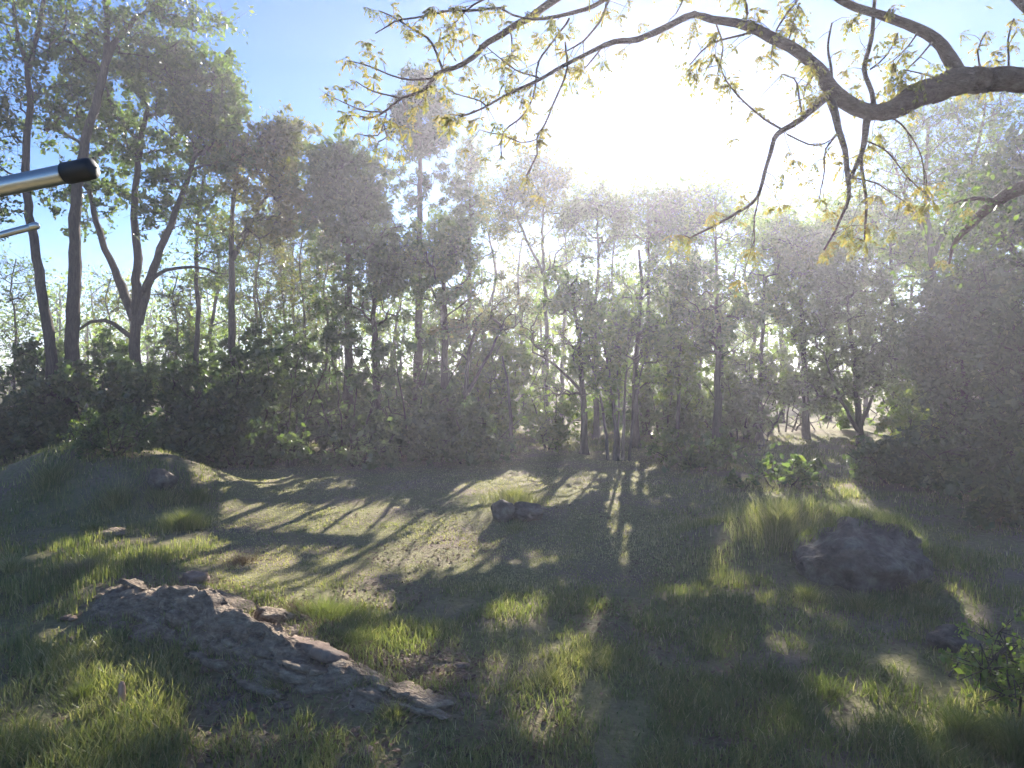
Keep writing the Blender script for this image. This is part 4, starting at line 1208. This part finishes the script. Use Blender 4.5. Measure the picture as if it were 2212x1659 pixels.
    br('branch', [(1888, 236, 7.1, 6), (1882, 200, 7.15, 5), (1868, 150, 7.2, 5), (1876, 110, 7.2, 5), (1884, 70, 7.2, 4.5), (1888, 20, 7.2, 4), (1895, -40, 7.2, 3)])
    br('branch', [(1800, 195, 7.05, 3.5), (1798, 150, 7.1, 3), (1790, 100, 7.15, 2.6), (1797, 50, 7.2, 2)])
    br('branch', [(2330, 170, 7.4, 16), (2300, 90, 7.6, 13), (2220, 20, 7.8, 10), (2160, -40, 8, 8)])
    br('branch', [(1600, 52, 6.95, 3), (1614, 30, 6.9, 3), (1602, -20, 6.9, 3)])
    # the lower dark limb leaning in from the right
    raw('limb', np.array([[9.4, 7.55, 5.2, .24], [*P(2480, 310, 8.6), .15], [*P(2320, 350, 9.2), .13], [*P(2212, 402, 9.8), .105], [*P(2150, 440, 10.2), .085], [*P(2090, 490, 10.6), .06], [*P(2060, 530, 10.8), .035], [*P(2050, 570, 10.9), .018]]), .03, 10, 2.2)
    raw('branch', np.array([[*P(2150, 440, 10.2), .045], [*P(2110, 430, 10.2), .03], [*P(2060, 440, 10.2), .012]]), .03, 6, 2.2)
    tw = [
        [(956, 150, 8, 3.2), (935, 95, 8, 2.8), (895, 64, 8, 2.4), (861, 44, 8, 2), (818, 23, 8, 1.2)],
        [(1090, 18, 7.6, 3), (1030, 23, 7.7, 3), (969, 24, 7.8, 2.6), (902, 37, 7.8, 2), (851, 47, 7.8, 1.7), (811, 72, 7.8, 1.2)],
        [(935, 170, 8, 2.5), (868, 171, 8, 2), (801, 144, 8, 1.6), (757, 132, 8, 1)],
        [(868, 213, 8, 2), (808, 198, 8, 1.6), (770, 176, 8, 1)],
        [(835, 242, 8, 2), (784, 238, 8, 1.6), (734, 218, 8, 1.2), (700, 203, 8, .9)],
        [(835, 246, 8, 2), (815, 292, 8, 1.6), (771, 289, 8, 1)], [(826, 260, 8, 1.6), (836, 292, 8, 1.4), (818, 306, 8, 1.2), (814, 326, 8, 1)],
        [(1050, 228, 6.8, 2), (1025, 214, 6.8, 1.6), (983, 202, 6.8, 1.4), (960, 185, 6.8, 1)], [(1026, 238, 6.8, 1.8), (1000, 248, 6.8, 1.4), (970, 246, 6.8, 1)],
        [(1221, 91, 7.4, 2.4), (1225, 144, 7.3, 2.2), (1211, 188, 7.3, 2.2), (1184, 249, 7.3, 2), (1161, 299, 7.3, 2), (1161, 336, 7.3, 2), (1137, 380, 7.3, 1.8)],
        [(1230, 40, 7.6, 2.6), (1200, 80, 7.5, 2.4), (1164, 134, 7.4, 2.3), (1157, 188, 7.4, 2.2), (1134, 245, 7.4, 2), (1087, 289, 7.4, 1.8), (1083, 336, 7.4, 1.4)],
        [(1087, 289, 7.4, 1.6), (1062, 288, 7.4, 1.3), (1036, 280, 7.4, 1)], [(1087, 291, 7.4, 1.5), (1128, 308, 7.35, 1.4), (1161, 300, 7.3, 1.2)],
        [(1305, 95, 6.9, 2.2), (1280, 130, 6.9, 1.8), (1262, 150, 6.9, 1.2)], [(1165, 168, 6.9, 2), (1112, 150, 6.9, 1.6), (1050, 100, 7, 1)],
        [(1101, 62, 8, 2), (1108, 100, 8, 1.6), (1103, 130, 8, 1.1)], [(1320, -10, 7.6, 3), (1300, 40, 7.5, 2.6), (1262, 90, 7.4, 2.2), (1225, 110, 7.4, 1.5)],
        [(1690, 280, 7, 2.6), (1650, 255, 7, 2.3), (1610, 220, 7, 2), (1570, 180, 7, 1.8), (1545, 120, 7, 1.3)], [(1640, 66, 7, 3), (1580, 80, 7, 2.4), (1530, 100, 7, 2), (1490, 140, 7, 1.4)],
        [(1545, 46, 7, 2.2), (1560, 100, 7, 1.8), (1550, 160, 7, 1.3)], [(1732, 255, 7, 2.4), (1726, 200, 7, 2), (1715, 170, 7, 1.8), (1690, 160, 7, 1.2)],
        [(1700, 290, 7, 2), (1745, 312, 7, 1.8), (1780, 310, 7, 1.5), (1812, 290, 7, 1.2)], [(1812, 285, 7, 2.2), (1785, 320, 7, 2), (1780, 370, 7, 1.6), (1770, 430, 7, 1)],
        [(1640, 420, 7, 2), (1632, 470, 7, 1.6), (1628, 540, 7, 1)], [(1866, 302, 7.1, 2), (1920, 330, 7.2, 1.8), (1960, 380, 7.2, 1.6), (2010, 430, 7.2, 1.1)], [(1840, 384, 7, 2), (1900, 400, 7.2, 1.7), (1960, 440, 7.2, 1.1)],
        [(1900, 240, 7.1, 2.2), (1960, 280, 7.2, 2), (1990, 340, 7.2, 1.5), (1996, 400, 7.2, 1)], [(1700, 95, 7, 2), (1715, 50, 7, 1.7), (1725, 10, 7, 1.2)], [(1770, 145, 7, 2.2), (1740, 190, 7, 2), (1735, 215, 7, 1.4)],
        [(2021, 82, 7.2, 2.4), (1990, 120, 7.2, 2), (1960, 150, 7.2, 1.6), (1940, 190, 7.2, 1.1)], [(1985, 62, 7.2, 2.2), (1960, 100, 7.2, 1.8), (1930, 130, 7.2, 1.2)], [(2120, 160, 7.3, 2.5), (2110, 110, 7.3, 2), (2130, 70, 7.3, 1.4)],
        [(2180, 160, 7.3, 2.5), (2175, 90, 7.4, 2), (2190, 40, 7.4, 1.4)], [(2040, 175, 7.2, 2), (1990, 160, 7.2, 1.7), (1950, 150, 7.2, 1.2)], [(1880, 150, 7.2, 2), (1915, 120, 7.2, 1.7), (1940, 70, 7.2, 1.2)],
        [(1740, -20, 7.2, 3), (1700, 30, 7.1, 2.4), (1672, 80, 7.0, 1.8), (1665, 130, 7.0, 1.2)], [(1500, -70, 7.4, 3), (1480, -10, 7.3, 2), (1460, 30, 7.2, 1.4)], [(1100, -60, 7.8, 3), (1060, -10, 7.8, 2.5), (1010, 20, 7.8, 2), (975, 60, 7.8, 1.3)]]
    for l in tw: br('twig', l, .012, 5)
    # short side twigs, drooping, grown from the thinner wood
    auto = []
    pool = [s for s in sample if s[2] < .035]
    pick = R.choice(len(pool), 240, replace=False)
    ends = []
    for i in pick:
        p, d, r, dn, _ = pool[i]
        dirv = norm((d * .5 + R.standard_normal(3) * .8 + np.array([0, -.1, -.15]))[None])[0]
        L = R.uniform(.10, .38)
        e = p + dirv * L + np.array([0, 0, -.25 * L])
        m = (p + e) / 2 + R.standard_normal(3) * .07 * L + np.array([0, 0, .06 * L])
        v, q, t = tube(smooth_path(np.array([p, m, e]), .08) - base, np.linspace(.0052, .0022, len(smooth_path(np.array([p, m, e]), .08))), 4)
        obj('twig', mk_mesh('twig', v, [q, t], smooth=True), mb, root)
        ends.append(e)
    # leaf clusters: twig ends, then along the thin wood
    ends += [s[0] for s in sample if s[4]]
    thin = [s for s in sample if s[2] < .022]
    for i in R.choice(len(thin), 16, replace=False): ends.append(thin[i][0])
    dense = [(1120, 20, 7.7), (1150, 30, 7.7), (1075, 25, 7.8), (1665, 105, 7), (1655, 140, 7), (1660, 175, 7), (1640, 120, 7), (1690, 60, 7), (1730, 20, 7.1), (1760, 150, 7), (1740, 115, 7), (1745, 90, 7.05), (1770, 185, 7.1),
             (1840, 195, 7.1), (1830, 170, 7.1), (1850, 215, 7.1), (1905, 190, 7.15), (1935, 140, 7.2), (1950, 120, 7.2), (1925, 215, 7.15), (1960, 175, 7.2), (1975, 185, 7.2), (1880, 60, 7.2), (1850, 50, 7.2), (1900, 90, 7.2), (1830, 40, 7.2),
             (2130, 80, 7.3), (2150, 110, 7.3), (2140, 130, 7.3), (2110, 100, 7.3), (2190, 95, 7.4), (2180, 130, 7.4), (2200, 60, 7.4), (2090, 115, 7.3), (1860, 330, 7.1), (1900, 290, 7.1), (1860, 370, 7.05), (1700, 330, 7), (1690, 370, 7), (1750, 260, 7),
             (790, 90, 7.8), (810, 60, 7.8), (795, 110, 7.8), (890, 30, 7.8), (910, 50, 7.8), (985, 90, 7.9), (980, 70, 7.9), (1000, 165, 6.8), (1040, 190, 6.8), (1055, 205, 6.8), (715, 210, 8), (750, 130, 8), (880, 60, 7.8), (1170, 90, 7.5)]
    ends += [P(a, b, c) for a, b, c in dense]
    meshes = [leaf_cluster_mesh(100 + i) for i in range(8)]
    for m in meshes: m.materials.append(M['walnut'])
    R.shuffle(ends)
    ends = ends[:298]
    for i, e in enumerate(ends):
        o = obj('leaf_cluster', meshes[i % 8], None, root, np.asarray(e) - base)
        sc = R.uniform(.42, .95)
        o.scale = (sc, sc, sc); o.rotation_euler = (R.normal(0, .25), R.normal(0, .25), R.uniform(0, 6.28))
    # crown high above and behind, outside the picture
    att = np.array([9.0, 8.5, 10.5]) + norm(R.standard_normal((60, 3))) * (R.uniform(.2, 1, 60) ** .4)[:, None] * np.array([3.0, 3.0, 2.8])
    acc = Acc()
    for p, r, _ in grow([tp[len(tp) // 2:]], att):
        v, q, t = tube(p - base, np.maximum(r, .008), 4, cap=False); acc.add(v, q, t)
    o = obj('twig_mass', acc.mesh('twig_mass'), mb, root); o["kind"] = "stuff"
    c = np.repeat(att, 60, 0) + R.standard_normal((3600, 3)) * .4
    v, q = leaf_quads(c - base, .11, .4)
    o = obj('foliage', mk_mesh('foliage', v, q, rnd=R.uniform(0, 1, len(c))), M['walnut'], root); o["kind"] = "stuff"
    # leaves on the lower dark limb
    low = [s[0] for s in sample if s[3] > 2]
    c = np.repeat(np.array(low), 40, 0); c = c + R.standard_normal(c.shape) * np.array([.4, .4, .3])
    v, q = leaf_quads(c - base, .075, .45)
    o = obj('foliage', mk_mesh('foliage', v, q, rnd=R.uniform(0, .7, len(c))), M['oak'], root); o["kind"] = "stuff"


big_tree()

# ------------------------------------------------------------------ metal antenna reaching in from the left
def metal(name, col, rough, met):
    m, nt, out = nmat(name)
    p = nt.nodes.new("ShaderNodeBsdfPrincipled")
    p.inputs["Base Color"].default_value = (*col, 1); p.inputs["Roughness"].default_value = rough; p.inputs["Metallic"].default_value = met
    n = nt.nodes.new("ShaderNodeTexNoise"); n.inputs["Scale"].default_value = 60; n.inputs["Detail"].default_value = 6
    tc = nt.nodes.new("ShaderNodeTexCoord"); nt.links.new(tc.outputs["Object"], n.inputs["Vector"])
    b = nt.nodes.new("ShaderNodeBump"); b.inputs["Strength"].default_value = .15; b.inputs["Distance"].default_value = .001
    nt.links.new(n.outputs["Fac"], b.inputs["Height"]); nt.links.new(b.outputs[0], p.inputs["Normal"])
    nt.links.new(p.outputs[0], out.inputs[0])
    return m


def antenna():
    alu = metal('aluminium', (.62, .60, .56), .28, 1.0)
    blk = metal('black_rubber', (.018, .017, .02), .55, 0.0)
    base = np.array([-1.45, 1.1, 0.0]); base[2] = float(height(-1.45, 1.1))
    root = thing('antenna', base, 'aluminium antenna tubes, one black-capped, reaching in from the left edge', 'antenna')

    def cyl(nm, a, b, r, mat, n=24, ends=True, parent=root):
        d = norm((b - a)[None])[0]
        pts = np.array([a, a + d * 1e-4, b - d * 1e-4, b]); rad = np.array([r * .55, r, r, r * .55])
        v, q, t = tube(pts - base, rad, n)
        return obj(nm, mk_mesh(nm, v, [q, t], smooth=False), mat, parent)
    e1a, e1b = P(-760, 561, .95), P(150, 373.5, .92)
    cyl('tube', e1a, e1b, .0133, alu)
    ca, cb = P(142, 375, .92), P(205, 362.5, .918)
    d = norm((cb - ca)[None])[0]; Lc = np.linalg.norm(cb - ca)
    s = np.array([0, .001, .004, .75, .88, .96, 1.0]) * Lc; rr = np.array([.0130, .0146, .0150, .0152, .0148, .0130, .0085])
    v, q, t = tube(ca - base + d * s[:, None], rr, 28)
    obj('end_cap', mk_mesh('end_cap', v, [q, t], smooth=True), blk, root)
    f1a, f1b = P(-560, 655, 1.5), P(78, 487.5, 1.5)
    cyl('tube', f1a, f1b, .0080, alu)
    v, q, t = tube(np.array([P(68, 490, 1.5), P(80, 487, 1.5), P(83, 486.5, 1.5)]) - base, [.0088, .0088, .006], 18)
    obj('end_cap', mk_mesh('end_cap', v, [q, t], smooth=True), alu, root)
    m1, m2 = P(-700, 549, .95), P(-520, 644, 1.5)
    dd = m2 - m1
    cyl('boom', m1 - dd * .4, m2 + dd * .5, .016, alu)
    mid = (m1 + m2) / 2
    top = np.array([mid[0], mid[1], mid[2] + .25])
    cyl('mast', np.array([mid[0], mid[1], float(height(mid[0], mid[1])) - .1]), top, .022, alu)


antenna()

# ------------------------------------------------------------------ haze volume, added for the sun's glow and in place of lens veil
def build_haze():
    x0, x1, y0, y1, z0, z1 = -195, 195, -195, 195, -1.6, 16.6
    v = [(x, y, z) for z in (z0, z1) for y in (y0, y1) for x in (x0, x1)]
    f = [(0, 2, 3, 1), (4, 5, 7, 6), (0, 1, 5, 4), (2, 6, 7, 3), (0, 4, 6, 2), (1, 3, 7, 5)]
    m, nt, out = nmat('haze_air')
    pv = nt.nodes.new("ShaderNodeVolumePrincipled")
    pv.inputs["Color"].default_value = (*HAZE_COLOR, 1)
    pv.inputs["Density"].default_value = HAZE_DENSITY
    pv.inputs["Anisotropy"].default_value = HAZE_G
    nt.links.new(pv.outputs[0], out.inputs["Volume"])
    o = obj('haze', mk_mesh('haze', np.array(v), np.array(f)), m)
    o["kind"] = "stuff"
    tag(o, 'thin haze added through the clearing and wood for sun glow and lens veil', 'haze')


build_haze()
